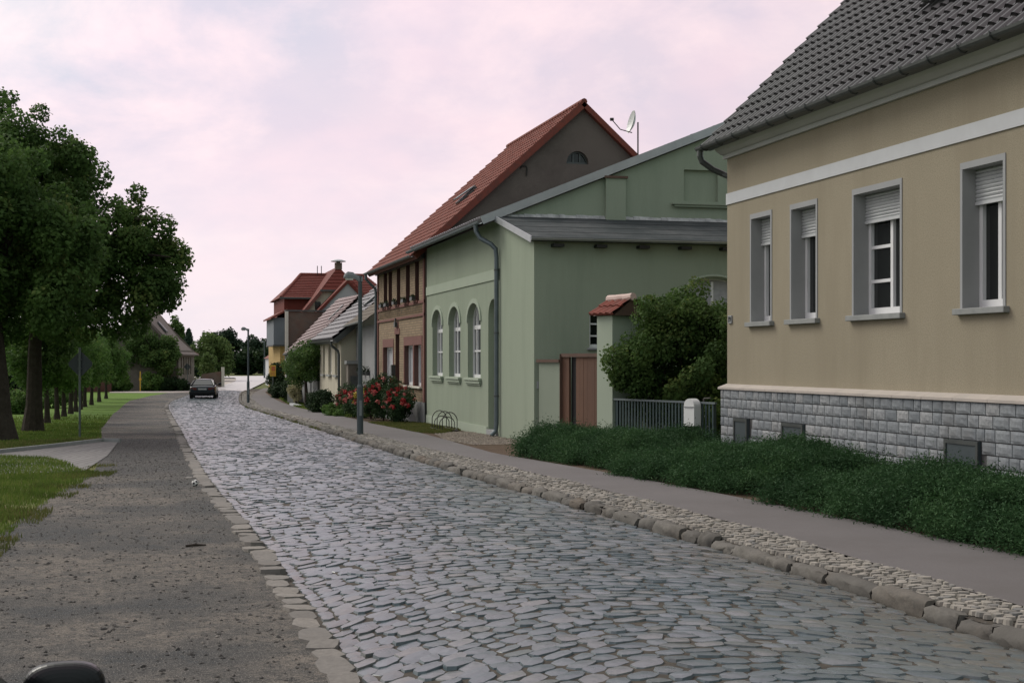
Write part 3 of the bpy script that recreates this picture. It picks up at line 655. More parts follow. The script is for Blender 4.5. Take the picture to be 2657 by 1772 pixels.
# ================================================================== OCHRE HOUSE
def ochre_house():
    X=10.6; fr=FX(X); t=thing('ochre_house','ochre rendered house with dark tiled roof and grey granite plinth','house',(X,15,0))
    Y0,Y1=2.0,24.58
    H=[dict(r=r) for r in ((22.66,23.47,2.6,4.47),(20.93,21.83,2.6,4.47),(18.27,19.65,2.6,4.47),(15.73,16.65,2.6,4.47),(13.1,14.4,2.6,4.47),(9.6,10.9,2.6,4.47),(6.2,7.5,2.6,4.47))]
    w=MB(); rv=MB(); facade(w,fr,Y0,Y1,1.4,5.74,H,.27,rv); nr=len(rv.f)//len(H)
    # gable ends and back
    w.poly([(X,Y1,0),(X+9,Y1,0),(X+9,Y1,6.0),(X+4.5,Y1,10.3),(X,Y1,5.9)]); w.poly([(X,Y0,0),(X+9,Y0,0),(X+9,Y0,6.0),(X+4.5,Y0,10.3),(X,Y0,5.9)]); w.poly([(X+9,Y0,0),(X+9,Y1,0),(X+9,Y1,6),(X+9,Y0,6)])
    w.build('wall','yellow',t); [ (lambda q: (setattr(q,'v',[]),[q.poly([rv.v[i] for i in f]) for f in rv.f[k*nr:(k+1)*nr]],q.build('reveal','reveal',t)))(MB()) for k in range(len(H))]
    for i,h in enumerate(H):
        window(t,fr,h,.27,bars_u=(.5,),bars_z=((.28,.05,.5,1),(.56,.05,.5,1)) if i==2 else (),fw=.075,sill=(.13,.09,.085),shutter=.43 if i!=2 else .40)
        a,b,c,d=h['r']; s=MB(); s.fbox(fr,a-.055,a-.001,c,d,0,.012); s.fbox(fr,b+.001,b+.055,c,d,0,.012); s.fbox(fr,a-.055,b+.055,d+.001,d+.09,0,.012); s.build('window_surround','grey_trim',t)
    b=MB(); b.fbox(fr,Y0,Y1+.012,4.85,5.06,.001,.022); b.build('band','white_band',t)
    # cornice
    prof=[(X,5.72),(X-.06,5.72),(X-.06,5.79),(X-.11,5.80),(X-.2,5.86),(X-.27,5.93),(X-.27,6.0),(X,6.0)]
    c=MB(); c.prism([(x,Y1+.06,z) for x,z in prof],(0,Y0-Y1-.06,0)); c.build('cornice','cornice',t)
    # plinth of rough blocks
    m=MB(); m.box(X-.115,X+.4,Y0,Y1,-.2,1.36); m.build('plinth_backing','mortar',t)
    V=[];F=[];rn=[]; rows=8; bh=1.36/rows
    def block(y0,y1,z0,z1,axis):
        i0=len(V); n=4; c=RNG.random(); g=.008
        for a in range(n+1):
            for b_ in range(n+1):
                e=(a in (0,n)) or (b_ in (0,n)); p=(.0 if e else .002+abs(RNG.normal())*.0035)+.03-.008*e
                yy=y0+g+(y1-y0-2*g)*a/n; zz=z0+g+(z1-z0-2*g)*b_/n
                V.append((X-.115-p,yy,zz) if axis=='X' else (yy,Y1+p,zz))
        for a in range(n):
            for b_ in range(n): k=i0+a*(n+1)+b_; F.append((k,k+1,k+n+2,k+n+1)); rn.append(c)
        # rim back to the mortar
        ring=[i0+k for k in range(n+1)]+[i0+(a+1)*(n+1)+n for a in range(n)]+[i0+n*(n+1)+n-1-k for k in range(n)]+[i0+(n-1-a)*(n+1) for a in range(n-1)]
        j0=len(V)
        for k in ring: v=V[k]; V.append((X-.11,v[1],v[2]) if axis=='X' else (v[0],Y1-.004,v[2]))
        for k in range(len(ring)): q=(k+1)%len(ring); F.append((ring[k],ring[q],j0+q,j0+k)); rn.append(c)
    vents=[(21.08,21.88),(16.04,16.84),(23.3,23.9),(11.2,12.0)]
    for r_ in range(rows):
        y=8.0-RNG.random()*.3; z0=r_*bh; z1=z0+bh
        while y<Y1:
            wd=RNG.uniform(.19,.36); e=min(y+wd,Y1)
            if e-y>.05 and not(z0<.76 and any(a-.02<(y+e)/2<b+.02 for a,b in vents)): block(y,e,z0,z1,'X')
            y+=wd
    me=npmesh('plinth',np.array(V),np.array(F),np.array(rn)); pl=link('plinth',me,'granite',t)
    cs=MB(); y=Y0
    while y<Y1+.04:
        e=min(y+RNG.uniform(.75,.95),Y1+.05); g=.004
        cs.prism([(X-.175,y+g,1.362),(X-.175,y+g,1.40),(X+.004,y+g,1.462),(X+.004,y+g,1.362)],(0,e-y-2*g,0)); y=e
    cs.build('plinth_cap','capstone',t)
    for a,b_ in vents:
        v=MB(); v.box(X-.165,X-.12,a,b_,.1,.845); h_=v.build('cellar_hatch','lamp_grey',t); f=MB()
        f.box(X-.18,X-.166,a,a+.05,.1,.845); f.box(X-.18,X-.166,b_-.05,b_,.1,.845); f.box(X-.18,X-.166,a+.05,b_-.05,.79,.845); f.build('hatch_frame','gutter',h_)
    # roof
    s=math.sqrt(.5); sl=Vector((math.cos(R(44.6)),0,math.sin(R(44.6)))); E=Vector((10.22,24.86,5.93))
    r=MB(); tiles(r,E,(0,-1,0),sl,22.9,6.7,.245,.345,.06,.04,nu=8); rf=r.build('roof','tile_grey',t,smooth=True)
    u=MB(); nn=Vector((-math.sin(R(44.6)),0,math.cos(R(44.6)))); e0=E-nn*.03; u.prism([e0,e0+sl*6.6,e0+sl*6.6-nn*.14,e0-nn*.1+sl*.1],(0,-22.9,0)); u.build('roof_deck','gutter',rf)
    u=MB(); e1=e0+Vector((6.65*2*sl.x,0,0)); sl2=Vector((-sl.x,0,sl.z)); n2=Vector((-nn.x,0,nn.z)); u.prism([e1,e1+sl2*6.6,e1+sl2*6.6-n2*.14,e1-n2*.1],(0,-22.9,0)); u.build('roof_back','tile_grey',t)
    g=MB(); gutter(g,(10.16,24.93,5.965),(10.16,2,5.965),.085); go=g.build('gutter','gutter',t)
    y=24.6
    while y>9:
        g=MB(); g.tube([(10.30,y,6.03),(10.25,y,5.93),(10.19,y,5.868),(10.12,y,5.875),(10.066,y,5.93),(10.062,y,5.985)],.011,5); y-=.72; g.build('gutter_bracket','gutter',go)
    d=MB(); d.tube([(10.16,24.84,5.93),(10.16,24.86,5.80),(10.2,24.86,5.70),(10.42,24.84,5.55),(10.60,24.80,5.47),(10.70,24.72,5.40),(10.72,24.70,5.2),(10.72,24.70,.1)],.058,10); d.build('downpipe','gutter',t,smooth=True)
    # skylight standing open
    o=E+sl*2.05; k=MB(); a=Vector((0,-1,0))
    def q(y,s_,n_): return Vector((E.x,y,E.z))+sl*s_+nn*n_
    k.hexa([q(19.5,2.15,.05),q(18.3,2.15,.05),q(18.3,3.3,.05),q(19.5,3.3,.05),q(19.5,2.15,.12),q(18.3,2.15,.12),q(18.3,3.3,.12),q(19.5,3.3,.12)]); sk=k.build('skylight','gutter',t)
    k=MB(); k.hexa([q(19.5,2.18,.42),q(18.3,2.18,.42),q(18.3,3.3,.14),q(19.5,3.3,.14),q(19.5,2.16,.47),q(18.3,2.16,.47),q(18.3,3.3,.19),q(19.5,3.3,.19)]); k.build('sash','lamp_grey',sk)
    # number plate
    p=MB(); p.fbox(fr,24.33,24.49,2.60,2.75,.001,.03); pl=p.build('number_plate','grey_trim',t,bevel=.006)
    fc=bpy.data.curves.new('house_number','FONT'); fc.body='39'; fc.size=.14; fc.align_x='CENTER'; fc.align_y='CENTER'; fc.extrude=.003; fc.materials.append(M['ink'])
    ft=bpy.data.objects.new('temporary_text',fc); COL.objects.link(ft); me_=bpy.data.meshes.new_from_object(ft.evaluated_get(bpy.context.evaluated_depsgraph_get())); bpy.data.objects.remove(ft); fo=bpy.data.objects.new('house_number',me_); COL.objects.link(fo); fo.parent=pl; fo.location=Vector((X-.036,24.41,2.675))-t.location; fo.rotation_euler=(R(90),0,R(-90))
ochre_house()

# ================================================================== GREEN HOUSE
def green_house():
    X=8.6; fr=FX(X); t=thing('green_house','sage green rendered house with arched windows and lean-to under grey felt','house',(X,38,0))
    H=[dict(r=(41.54,43.1,1.43,3.48),arch=.5),dict(r=(39.03,40.59,1.43,3.48),arch=.5),dict(r=(36.5,38.06,1.43,3.48),arch=.5),dict(r=(34.55,35.62,.05,3.5),arch=.45,depth=.17)]
    w=MB(); facade(w,fr,34.4,44.03,-.35,5.5,H,.17)
    w.poly([fr(u,z,-.17) for u,z in [(34.55,.05),(35.62,.05),(35.62,3.06)]+[(35.085-.535*math.cos(PI-PI*k/12),3.05+.45*math.sin(PI-PI*k/12)) for k in range(13)][::-1][::1]]) if False else w.fbox(fr,34.5,35.66,0,3.55,-.2,-.172)
    # gable towards us above and behind the lean-to
    def rz(x): return 5.50+(x-8.6)*.404 if x<14.9 else 5.50+(14.9-8.6)*.404-(x-14.9)*.404
    fy=FY(34.4)
    def gp(pts,y): w.poly([(x,y,z) for x,z in pts])
    nx0,nx1,nz0,nz1=13.61,14.57,6.10,6.93
    gp([(8.6,5.4),(nx0,5.4),(nx0,rz(nx0)),(8.6,rz(8.6))],34.4); gp([(nx0,5.4),(nx1,5.4),(nx1,nz0),(nx0,nz0)],34.4); gp([(nx0,nz1),(nx1,nz1),(nx1,rz(nx1)),(nx0,rz(nx0))],34.4)
    gp([(nx1,5.4),(21.2,5.4),(21.2,rz(21.2)),(14.9,rz(14.9)),(nx1,rz(nx1))],34.4); w.fbox(fy,nx0-.01,nx1+.01,nz0-.01,nz1+.01,-.13,-.10)
    for a,b in (((nx0,nz0),(nx0,nz1)),((nx1,nz0),(nx1,nz1)),((nx0,nz1),(nx1,nz1)),((nx0,nz0),(nx1,nz0))): w.poly([fy(*a),fy(*b),fy(*b,-.10),fy(*a,-.10)])
    gp([(8.6,-.3),(21.2,-.3),(21.2,rz(21.2)),(14.9,rz(14.9)),(8.6,rz(8.6))],44.03); w.poly([(21.2,34.4,-.3),(21.2,44.03,-.3),(21.2,44.03,5.4),(21.2,34.4,5.4)])
    w.build('wall','green',t)
    l=MB(); L2=[dict(r=(12.39,13.75,2.7,3.86),arch=.3,depth=.12),dict(r=(9.94,10.7,2.2,3.05),depth=.12)]
    fy2=FY(31.1); facade(l,fy2,8.6,16,-.2,4.78,L2,.12)
    l.poly([(8.6,31.1,-.3),(8.6,34.4,-.3),(8.6,34.4,5.52),(8.6,31.1,4.74)]); l.build('lean_to_wall','green',t)
    window(t,fy2,L2[0],.12,bars_u=(.5,),pane='curtain',label='arched window with pale blind under the lean-to'); window(t,fy2,L2[1],.12,bars_u=(.5,),bars_z=(.33,.66),sill=(.05,.05,.05),sillmat='grey_trim')
    s=MB(); s.tube([(12.33,31.07,3.5)]+[(13.07-.74*math.cos(PI*k/12),31.07,3.56+.37*math.sin(PI*k/12)) for k in range(13)]+[(13.81,31.07,3.5)],.035,6); s.build('hood_mould','green_light',t)
    for h in H[:3]:
        a,b,c,d=h['r']; wd=window(t,fr,h,.17,bars_u=(.28,.72),bars_z=((.36,.05,0,1),(.68,.11,0,1)),fw=.06)
        A=arc(h); s=MB()
        m=((a+b)/2,d-.5)
        for i in range(len(A)-1):
            p,q=A[i],A[i+1]; po=(m[0]+(p[0]-m[0])*1.14,m[1]+(p[1]-m[1])*1.24); qo=(m[0]+(q[0]-m[0])*1.14,m[1]+(q[1]-m[1])*1.24)
            s.hexa([fr(*p,.001),fr(*q,.001),fr(*q,.035),fr(*p,.035),fr(*po,.001),fr(*qo,.001),fr(*qo,.035),fr(*po,.035)])
        s.build('hood_mould','green_light',t)
        s=MB(); s.fbox(fr,a-.14,b+.14,c-.07,c-.004,-.12,.10); s.fbox(fr,a-.10,b+.10,c-.15,c-.071,.001,.07); s.fbox(fr,a-.06,b+.06,c-.2,c-.151,.001,.035); s.build('sill','green_light',wd,bevel=.006)
    s=MB(); s.fbox(fr,34.56,35.61,-.06,.10,-.16,.06); s.build('door_step','grey_trim',t)
    s=MB(); s.fbox(fr,34.41,44.02,3.98,4.25,.001,.028); s.build('band','green_light',t)
    s=MB(); s.fbox(fr,35.7,44.02,-.35,.16,.001,.03); s.build('plinth','green_light',t)
    s=MB(); s.box(11.41,11.95,34.28,34.398,5.4,6.62); s.build('pilaster','green',t); s=MB(); s.box(11.36,12.0,34.24,34.398,6.622,6.68); s.build('pilaster_cap','brown_cap',t)
    s=MB(); s.box(13.25,15.2,34.27,34.398,6.0,6.04); s.box(13.32,15.2,34.31,34.398,5.94,5.998); s.build('niche_sill','green',t)
    # main roof
    u=Vector((1,0,.404)).normalized(); nn=Vector((-u.z,0,u.x)); E=Vector((8.12,34.28,5.40))
    r=MB(); tiles(r,E+nn*.1,(0,1,0),u,9.85,7.35,.25,.34,.03,.025,nu=4); rf=r.build('roof','tile_slate',t)
    d=MB(); d.prism([E+nn*.09,E+nn*.09+u*7.32,E+u*7.32-nn*.06,E-nn*.02],(0,9.85,0)); d.build('roof_deck','gutter',rf)
    d=MB(); e=E+Vector((7.3*2*u.x,0,0)); u2=Vector((-u.x,0,u.z)); n2=Vector((u.z,0,u.x)); d.prism([e+n2*.1,e+n2*.1+u2*7.32,e+u2*7.32-n2*.06,e-n2*.02],(0,9.85,0)); d.build('roof_back','tile_slate',t)
    d=MB(); y=34.25; d.prism([E+nn*.15+Vector((0,-.03,0)),E+nn*.15+u*7.34+Vector((0,-.03,0)),E+u*7.34-nn*.06+Vector((0,-.03,0)),E-nn*.06+Vector((0,-.03,0))],(0,.028,0)); d.build('verge_trim','zinc',rf)
    g=MB(); gutter(g,(8.06,34.28,5.42),(8.06,44.5,5.42),.075); g.build('gutter','zinc_dark',t)
    d=MB(); d.tube([(8.06,34.75,5.36),(8.07,34.74,5.2),(8.16,34.66,5.02),(8.40,34.48,4.86),(8.50,34.42,4.74),(8.52,34.40,4.5),(8.52,34.40,.32),(8.50,34.40,.12),(8.38,34.40,.0)],.06,10); dp=d.build('downpipe','zinc_dark',t,smooth=True)
    for z in (1.0,2.6,4.2): d=MB(); d.lathe((8.52,34.40,z),[(.06,-.02),(.07,-.02),(.07,.02),(.06,.02)],12); d.build('pipe_clip','gutter',dp)
    # lean-to roof
    A=Vector((8.48,34.36,5.56)); B=Vector((8.48,30.85,4.74)); dv=(B-A); n3=Vector((0,-dv.z,dv.y)).normalized(); n3=n3 if n3.z>0 else -n3
    d=MB(); d.prism([A,B,B-n3*.10,A-n3*.10],(7.5,0,0)); lr=d.build('lean_to_roof','felt',t)
    d=MB(); 
    for k in range(1,4): p=A.lerp(B,k/4.0)+n3*.002; d.hexa([p+Vector((0,0,0)),p+Vector((7.5,0,0)),p+Vector((7.5,-.02,0)),p+Vector((0,-.02,0))]+[x+n3*.003 for x in (p,p+Vector((7.5,0,0)),p+Vector((7.5,-.02,0)),p+Vector((0,-.02,0)))])
    d.build('felt_seam','felt',lr)
    d=MB(); o_=Vector((-.026,0,0)); d.prism([A+n3*.02+o_,B+n3*.02+o_,B-n3*.13+o_,A-n3*.13+o_],(.024,0,0)); d.build('rake_trim','zinc',lr)
    d=MB(); gutter(d,(8.44,30.80,4.72),(16,30.80,4.72),.06); d.build('gutter','zinc',lr)
    d=MB()
    for k in range(48):
        x=8.62+k*.155; h=.05+.03*random.random(); p=Vector((x,34.395,5.585)); d.hexa([p,p+Vector((.15,0,0)),p+Vector((.15,-.10,-.03)),p+Vector((0,-.10,-.03)),p+Vector((0,0,h)),p+Vector((.15,0,h*random.uniform(.8,1.1))),p+Vector((.15,-.03,h*.7)),p+Vector((0,-.03,h*.7))])
    d.build('flashing','flash',lr)
    for x in (9.0,10.05,11.1,12.15,13.2):
        d=MB(); d.box(x,x+.26,30.86,31.098,4.53,4.60); d.build('rafter_end','dark',t)
    # wall lamp switch box
    d=MB(); d.box(8.66,8.76,31.06,31.098,1.25,1.42); d.build('meter_box','grey_trim',t,bevel=.006)
green_house()
# yard wall, gate, pillar, fence along one line from the green corner to the ochre plinth
LO=Vector((8.65,31.05,0)); LD=Vector((.29,-.957,0)).normalized(); LN=Vector((-LD.y*-1,0,0)); LN=Vector((LD.y,-LD.x,0)); 
if LN.x>0: LN=-LN
fl=lambda u,z,d=0: LO+LD*u+Vector((0,0,z))+LN*d
t=thing('yard_wall','low grey green yard wall with brown tile cap beside the wooden gate','wall',fl(.5,.05))
m=MB(); m.fbox(fl,.06,.95,0,1.86,-.22,-.02); m.build('wall_body','green_wall2',t); m=MB(); m.fbox(fl,.02,.96,1.862,1.93,-.26,.03); m.build('cap','brown_cap',t)
t=thing('wooden_gate','brown wooden yard gate between low green wall and tile topped pillar','gate',fl(1.7,.05))
m=MB()
for a,b in ((.97,1.24),(1.52,2.40)):
    k=a
    while k<b-.01: e=min(k+.145,b); m.fbox(fl,k+.002,e-.002,.12,1.98,-.12,-.07+.004*random.random()); k=e
g=m.build('gate_leaf','barn_wood',t); m=MB(); m.fbox(fl,.97,2.42,1.982,2.06,-.15,-.03); m.build('gate_head','brown_cap',t)
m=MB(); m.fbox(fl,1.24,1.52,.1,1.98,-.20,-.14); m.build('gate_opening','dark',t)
m=MB(); m.fbox(fl,.955,.968,.0,2.05,-.16,.0); m.build('gate_post','brown_cap',t)
t=thing('gate_pillar','pale green gate pillar under a small red tiled saddle roof','pillar',fl(2.7,.05))
m=MB(); m.fbox(fl,2.43,3.0,0,2.86,-.75,0); m.build('pillar_body','green_light',t)
m=MB(); a=fl(2.3,2.88,.10); n_=(fl(0,0,-1)-fl(0,0,0))
sl=(n_*.55+Vector((0,0,.36))).normalized(); tiles(m,a,LD,sl,.88,.60,.22,.31,.035,.03,nu=6)
a2=fl(3.18,2.88,-.96); sl2=(-n_*.55+Vector((0,0,.36))).normalized(); tiles(m,a2,-LD,sl2,.88,.60,.22,.31,.035,.03,nu=6); cr=m.build('cap_roof','tile_red',t)
m=MB(); m.prism([fl(2.34,2.861,.04),fl(2.34,3.2,-.42),fl(2.34,2.861,-.9)],LD*.78); m.build('cap_core','brown_cap',t)
m=MB()
for k in range(3): m.tube([fl(2.28+.3*k,3.235,-.43),fl(2.28+.3*k+.29,3.245+.01*k,-.43)],[.10,.085],10)
m.build('ridge_tile','pinkcap',t,smooth=True)
t=thing('metal_fence','dark teal metal bar fence between gate pillar and granite plinth','fence',fl(4.7,.05))
m=MB(); u=3.1
while u<6.3: m.fbox(fl,u,u+.045,.12,1.06,-.05,-.035); u+=.105
m.build('bar','fence',t); m=MB(); m.fbox(fl,3.02,6.36,1.062,1.10,-.07,-.015); m.fbox(fl,3.02,6.36,.2,.24,-.065,-.051); m.build('rail','fence_rail',t)
m=MB()
for u in (3.05,6.25): m=MB(); m.fbox(fl,u-.03,u+.03,0,1.06,-.12,-.066); m.build('fence_post','fence',t)
m=MB(); m.fbox(fl,5.98,6.02,1.101,1.16,-.06,-.03); m.tube([fl(6.0,1.165,-.045),fl(6.2,1.175,-.045)],.014,6); m.build('gate_handle','iron',t)
t=thing('letter_box','white rounded metal letter box mounted on the teal fence','mailbox',fl(5.8,.6,.1))
m=MB(); pr=[(-.16,.0),(-.16,.38)]+[(-.16*math.cos(PI*k/10),.38+.15*math.sin(PI*k/10)) for k in range(1,10)]+[(.16,.38),(.16,0)]
m.prism([fl(5.80+a,.63+z,.0) for a,z in pr],LN*.17); bx=m.build('box_body','mailbox',t); m=MB(); m.fbox(fl,5.66,5.94,.99,1.01,.171,.185); m.build('letter_flap','grey_trim',bx); m=MB(); m.fbox(fl,5.72,5.88,.55,.625,.02,.14); m.build('newspaper_tray','iron',t)
# satellite dish on the green roof
t=thing('satellite_dish','white satellite dish on a tall thin mast above the green roof','dish',(13.4,37.4,7.35))
m=MB(); m.tube([(13.4,37.4,7.3),(13.4,37.4,8.66)],.022,8); m.build('mast','iron',t)
m=MB(); ax=Vector((-.985,.06,.24)).normalized(); u_=ax.orthogonal().normalized(); v_=ax.cross(u_); cc=Vector((13.28,37.39,8.64)); rings=[]
for k in range(7):
    r=.33*k/6; rings.append([cc+ax*(.32*r*r/.33*1.0)+u_*r*math.cos(2*PI*j/20)*1+v_*r*math.sin(2*PI*j/20) for j in range(20)])
m.loft(rings,cap=False); m.loft([[p-ax*.015 for p in rg] for rg in rings],cap=False); m.build('reflector','mailbox',t,smooth=True)
m=MB(); m.tube([cc-Vector((0,0,.30))+ax*.06,cc+ax*.42-Vector((0,0,.30)),cc+ax*.66-Vector((0,0,.10))],.014,6); ar=m.build('feed_arm','iron',t); m=MB(); m.tube([cc+ax*.62-Vector((0,0,.07)),cc+ax*.72-Vector((0,0,.10))],.045,8); m.build('feed_horn','iron',ar)

# ================================================================== BRICK HOUSE
def brick_house():
    X=8.6; fr=FX(X); Ya,Yb=44.3,53.95; t=thing('brick_house','two storey buff brick house with red tiled roof and brown rendered gable','house',(X,49,0))
    up=[(51.76,52.57),(50.69,51.47),(48.94,49.66),(47.05,47.81),(45.38,46.08)]
    H=[dict(r=(a,b,3.9,5.2),depth=.16) for a,b in up]+[dict(r=(50.41,52.6,1.05,2.4),depth=.16),dict(r=(46.42,48.05,1.05,2.42),depth=.16),dict(r=(44.92,46.2,1.05,2.42),depth=.16),dict(r=(49.12,49.94,-.1,2.85),depth=.25)]
    w=MB(); BR=MB(); facade(w,fr,Ya,Yb,.55,5.55,[dict(r=(a['r'][0],a['r'][1],max(.55,a['r'][2]),a['r'][3]),depth=a['depth']) for a in H],.16,BR); w.build('wall','brick',t)
    for k in range(9): q=MB(); [q.poly([BR.v[i] for i in f]) for f in BR.f[k*4:k*4+4]]; q.build('reveal','maroon',t)
    pl=MB(); pl.fbox(fr,Ya,49.12,-.5,.55,-.3,.03); pl.fbox(fr,49.94,Yb,-.5,.55,-.3,.03); pl.build('plinth','grey_render',t)
    g=MB(); AX,AZ=13.92,10.35
    def gz_(x): return 5.55+(AZ-5.55)*(x-8.6)/(AX-8.6) if x<AX else 5.55+(AZ-5.55)*(2*AX-8.6-x)/(AX-8.6)
    L=dict(r=(13.36,14.14,8.43,8.86),arch=.43,depth=.15); fy=FY(Ya)
    a,b,c,d=L['r']
    facade(g,fy,a-.2,b+.2,c-.2,d+.1,[L],.15)
    g.poly([fy(8.6,-.4),fy(a-.2,-.4),fy(a-.2,gz_(a-.2)),fy(8.6,5.55)]); g.poly([fy(a-.2,-.4),fy(b+.2,-.4),fy(b+.2,c-.2),fy(a-.2,c-.2)])
    g.poly([fy(a-.2,d+.1),fy(b+.2,d+.1),fy(b+.2,gz_(b+.2)),fy(AX,AZ),fy(a-.2,gz_(a-.2))]); g.poly([fy(b+.2,-.4),fy(2*AX-8.6,-.4),fy(2*AX-8.6,5.55),fy(b+.2,gz_(b+.2))])
    g.poly([(8.6,Yb,-.5),(2*AX-8.6,Yb,-.5),(2*AX-8.6,Yb,5.55),(AX,Yb,AZ),(8.6,Yb,5.55)]); g.poly([(2*AX-8.6,Ya,-.5),(2*AX-8.6,Yb,-.5),(2*AX-8.6,Yb,5.55),(2*AX-8.6,Ya,5.55)])
    g.build('gable_wall','render_dark',t)
    window(t,fy,L,.15,bars_u=(.35,.65),bars_z=(),fw=.05,frame_mat='gutter',label='dark half round attic window in the gable')
    h=MB(); h.tube([(11.98,Ya-.03,7.98),(12.0,Ya-.03,8.2)]+[(11.90+.10*math.cos(k*PI/8),Ya-.03,8.22+.08*math.sin(k*PI/8)) for k in range(9)],.022,6); h.build('wall_anchor','iron',t)
    for k,h in enumerate(H[:5]):
        wd=window(t,fr,h,.16,bars_u=(.5,),bars_z=(.6,),fw=.06,frame_mat='maroon'); a,b,c,d=h['r']
        s=MB(); s.fbox(fr,a-.06,b+.06,c-.07,c-.003,-.1,.09); s.build('sill','red_trim',wd)
    for h in H[5:8]:
        a,b,c,d=h['r']; window(t,fr,h,.16,bars_u=(.5,),fw=.07,sill=(.08,.09,.07),sillmat='cream_light',curtain=True)
        s=MB(); s.fbox(fr,a-.12,b+.12,d+.002,d+.30,.001,.018); s.fbox(fr,a-.12,a-.002,c,d,.001,.018); s.fbox(fr,b+.002,b+.12,c,d,.001,.018); s.build('window_surround','red_trim',t)
    d=MB(); d.fbox(fr,49.13,49.93,-.2,2.84,-.30,-.25); dd=d.build('door','maroon',t); k=MB(); k.tube([fr(49.25,1.0,-.24),fr(49.25,1.0,-.18),fr(49.35,1.0,-.18)],.015,6); k.build('handle','zinc',dd)
    s=MB(); s.fbox(fr,49.0,50.06,2.852,3.05,.001,.02); s.fbox(fr,49.25,49.8,3.05,3.3,.001,.02); s.build('door_lintel','red_trim',t)
    s=MB(); s.fbox(fr,Ya,Yb,3.36,3.44,.001,.05); s.fbox(fr,Ya,Yb,3.78,3.87,.001,.05); s.build('string_course','red_trim',t)
    s=MB(); u=Ya+.1
    while u<Yb-.2: s.fbox(fr,u,u+.09,3.5,3.72,.001,.025); u+=.2
    s.build('dentil_course','brick',t)
    s=MB(); s.fbox(fr,Ya,Ya+.22,.552,5.4,.001,.04); s.build('corner_strip','red_trim',t); s=MB(); s.fbox(fr,Yb-.22,Yb,.552,5.4,.001,.04); s.build('corner_strip','red_trim',t)
    s=MB(); s.fbox(fr,49.96,50.2,1.35,1.75,.001,.14); s.build('letter_box','gutter',t)
    s=MB(); s.fbox(fr,49.4,49.65,3.1,3.28,.021,.12); s.fbox(fr,49.48,49.56,3.28,3.42,.06,.10); s.build('door_lamp','gutter',t)
    s=MB(); s.fbox(fr,Ya,Yb,5.2,5.55,.001,.12); s.build('eaves_board','gutter',t)
    # roof
    sl=Vector((AX-8.6,0,AZ-5.55)).normalized(); nn=Vector((-sl.z,0,sl.x)); E=Vector((8.2,Yb+.2,5.27)); Ln=(Vector((AX,0,AZ+.12))-Vector((8.2,0,5.27))).length
    r=MB(); tiles(r,E,(0,-1,0),sl,Yb-Ya+.4,Ln,.25,.34,.045,.042,nu=5); rf=r.build('roof','tile_red',t)
    d=MB(); e0=E-nn*.02; d.prism([e0,e0+sl*Ln,e0+sl*Ln-nn*.12,e0-nn*.12],(0,-(Yb-Ya+.4),0)); d.build('roof_deck','red_trim',rf)
    d=MB(); e1=Vector((2*AX-8.2,Yb+.2,5.27)); s2=Vector((-sl.x,0,sl.z)); n2=Vector((-nn.x,0,nn.z)); d.prism([e1,e1+s2*Ln,e1+s2*Ln-n2*.12,e1-n2*.12],(0,-(Yb-Ya+.4),0)); d.build('roof_back','tile_red',t)
    d=MB(); o_=Vector((0,-(Yb-Ya+.42),0)); d.prism([E+nn*.09+o_,E+nn*.09+sl*Ln+o_,E+sl*Ln-nn*.12+o_,E-nn*.12+o_],(0,.018,0)); e2=e1+o_; d.prism([e2+n2*.05,e2+n2*.05+s2*Ln,e2+s2*Ln-n2*.12,e2-n2*.12],(0,.018,0)); d.build('verge_tile','tile_red',rf)
    d=MB(); y=Ya-.2
    while y<Yb+.15: d.tube([(AX,y,AZ+.13),(AX,y+.36,AZ+.15)],[.11,.095],8); y+=.35
    d.build('ridge_tile','tile_red',rf)
    g=MB(); gutter(g,(8.13,Ya-.1,5.30),(8.13,Yb+.25,5.30),.08); g.build('gutter','gutter',t)
    d=MB(); d.tube([(8.13,Yb+.05,5.25),(8.13,Yb+.05,5.08),(8.3,Yb+.05,4.9),(8.5,Yb+.03,4.7),(8.52,Yb+.03,4.5),(8.52,Yb+.03,-.3)],.055,8); d.build('downpipe','zinc_dark',t,smooth=True)
    q=lambda y,s_,n_: Vector((E.x,y,E.z))+sl*s_+nn*n_
    k=MB(); k.hexa([q(48.1,3.1,.06),q(47.4,3.1,.06),q(47.4,3.9,.06),q(48.1,3.9,.06),q(48.1,3.1,.14),q(47.4,3.1,.14),q(47.4,3.9,.14),q(48.1,3.9,.14)]); sk=k.build('skylight','gutter',t)
    k=MB(); k.hexa([q(48.1,3.1,.24),q(47.4,3.1,.24),q(47.4,3.9,.15),q(48.1,3.9,.15),q(48.1,3.1,.28),q(47.4,3.1,.28),q(47.4,3.9,.19),q(48.1,3.9,.19)]); k.build('sash','zinc_dark',sk)
    for h in H[:5]:   # planters on the upper sills
        a,b,c,d=h['r']; P=thing('flower_box','dark flower box with green plants on an upper sill of the brick house','flower box',(X-.12,(a+b)/2,c),0,'flower boxes on the brick house sills')
        s=MB(); s.box(X-.22,X-.09,a+.15,b-.15,c+.0,c+.12); s.build('trough','gutter',P)
        me=leaf_mesh('foliage',[(X-.16,a+.18+(b-a-.36)*i/4,c+.13) for i in range(5)],[.07]*5,110,.06); link('foliage',me,'darkleaf',P)
brick_house()

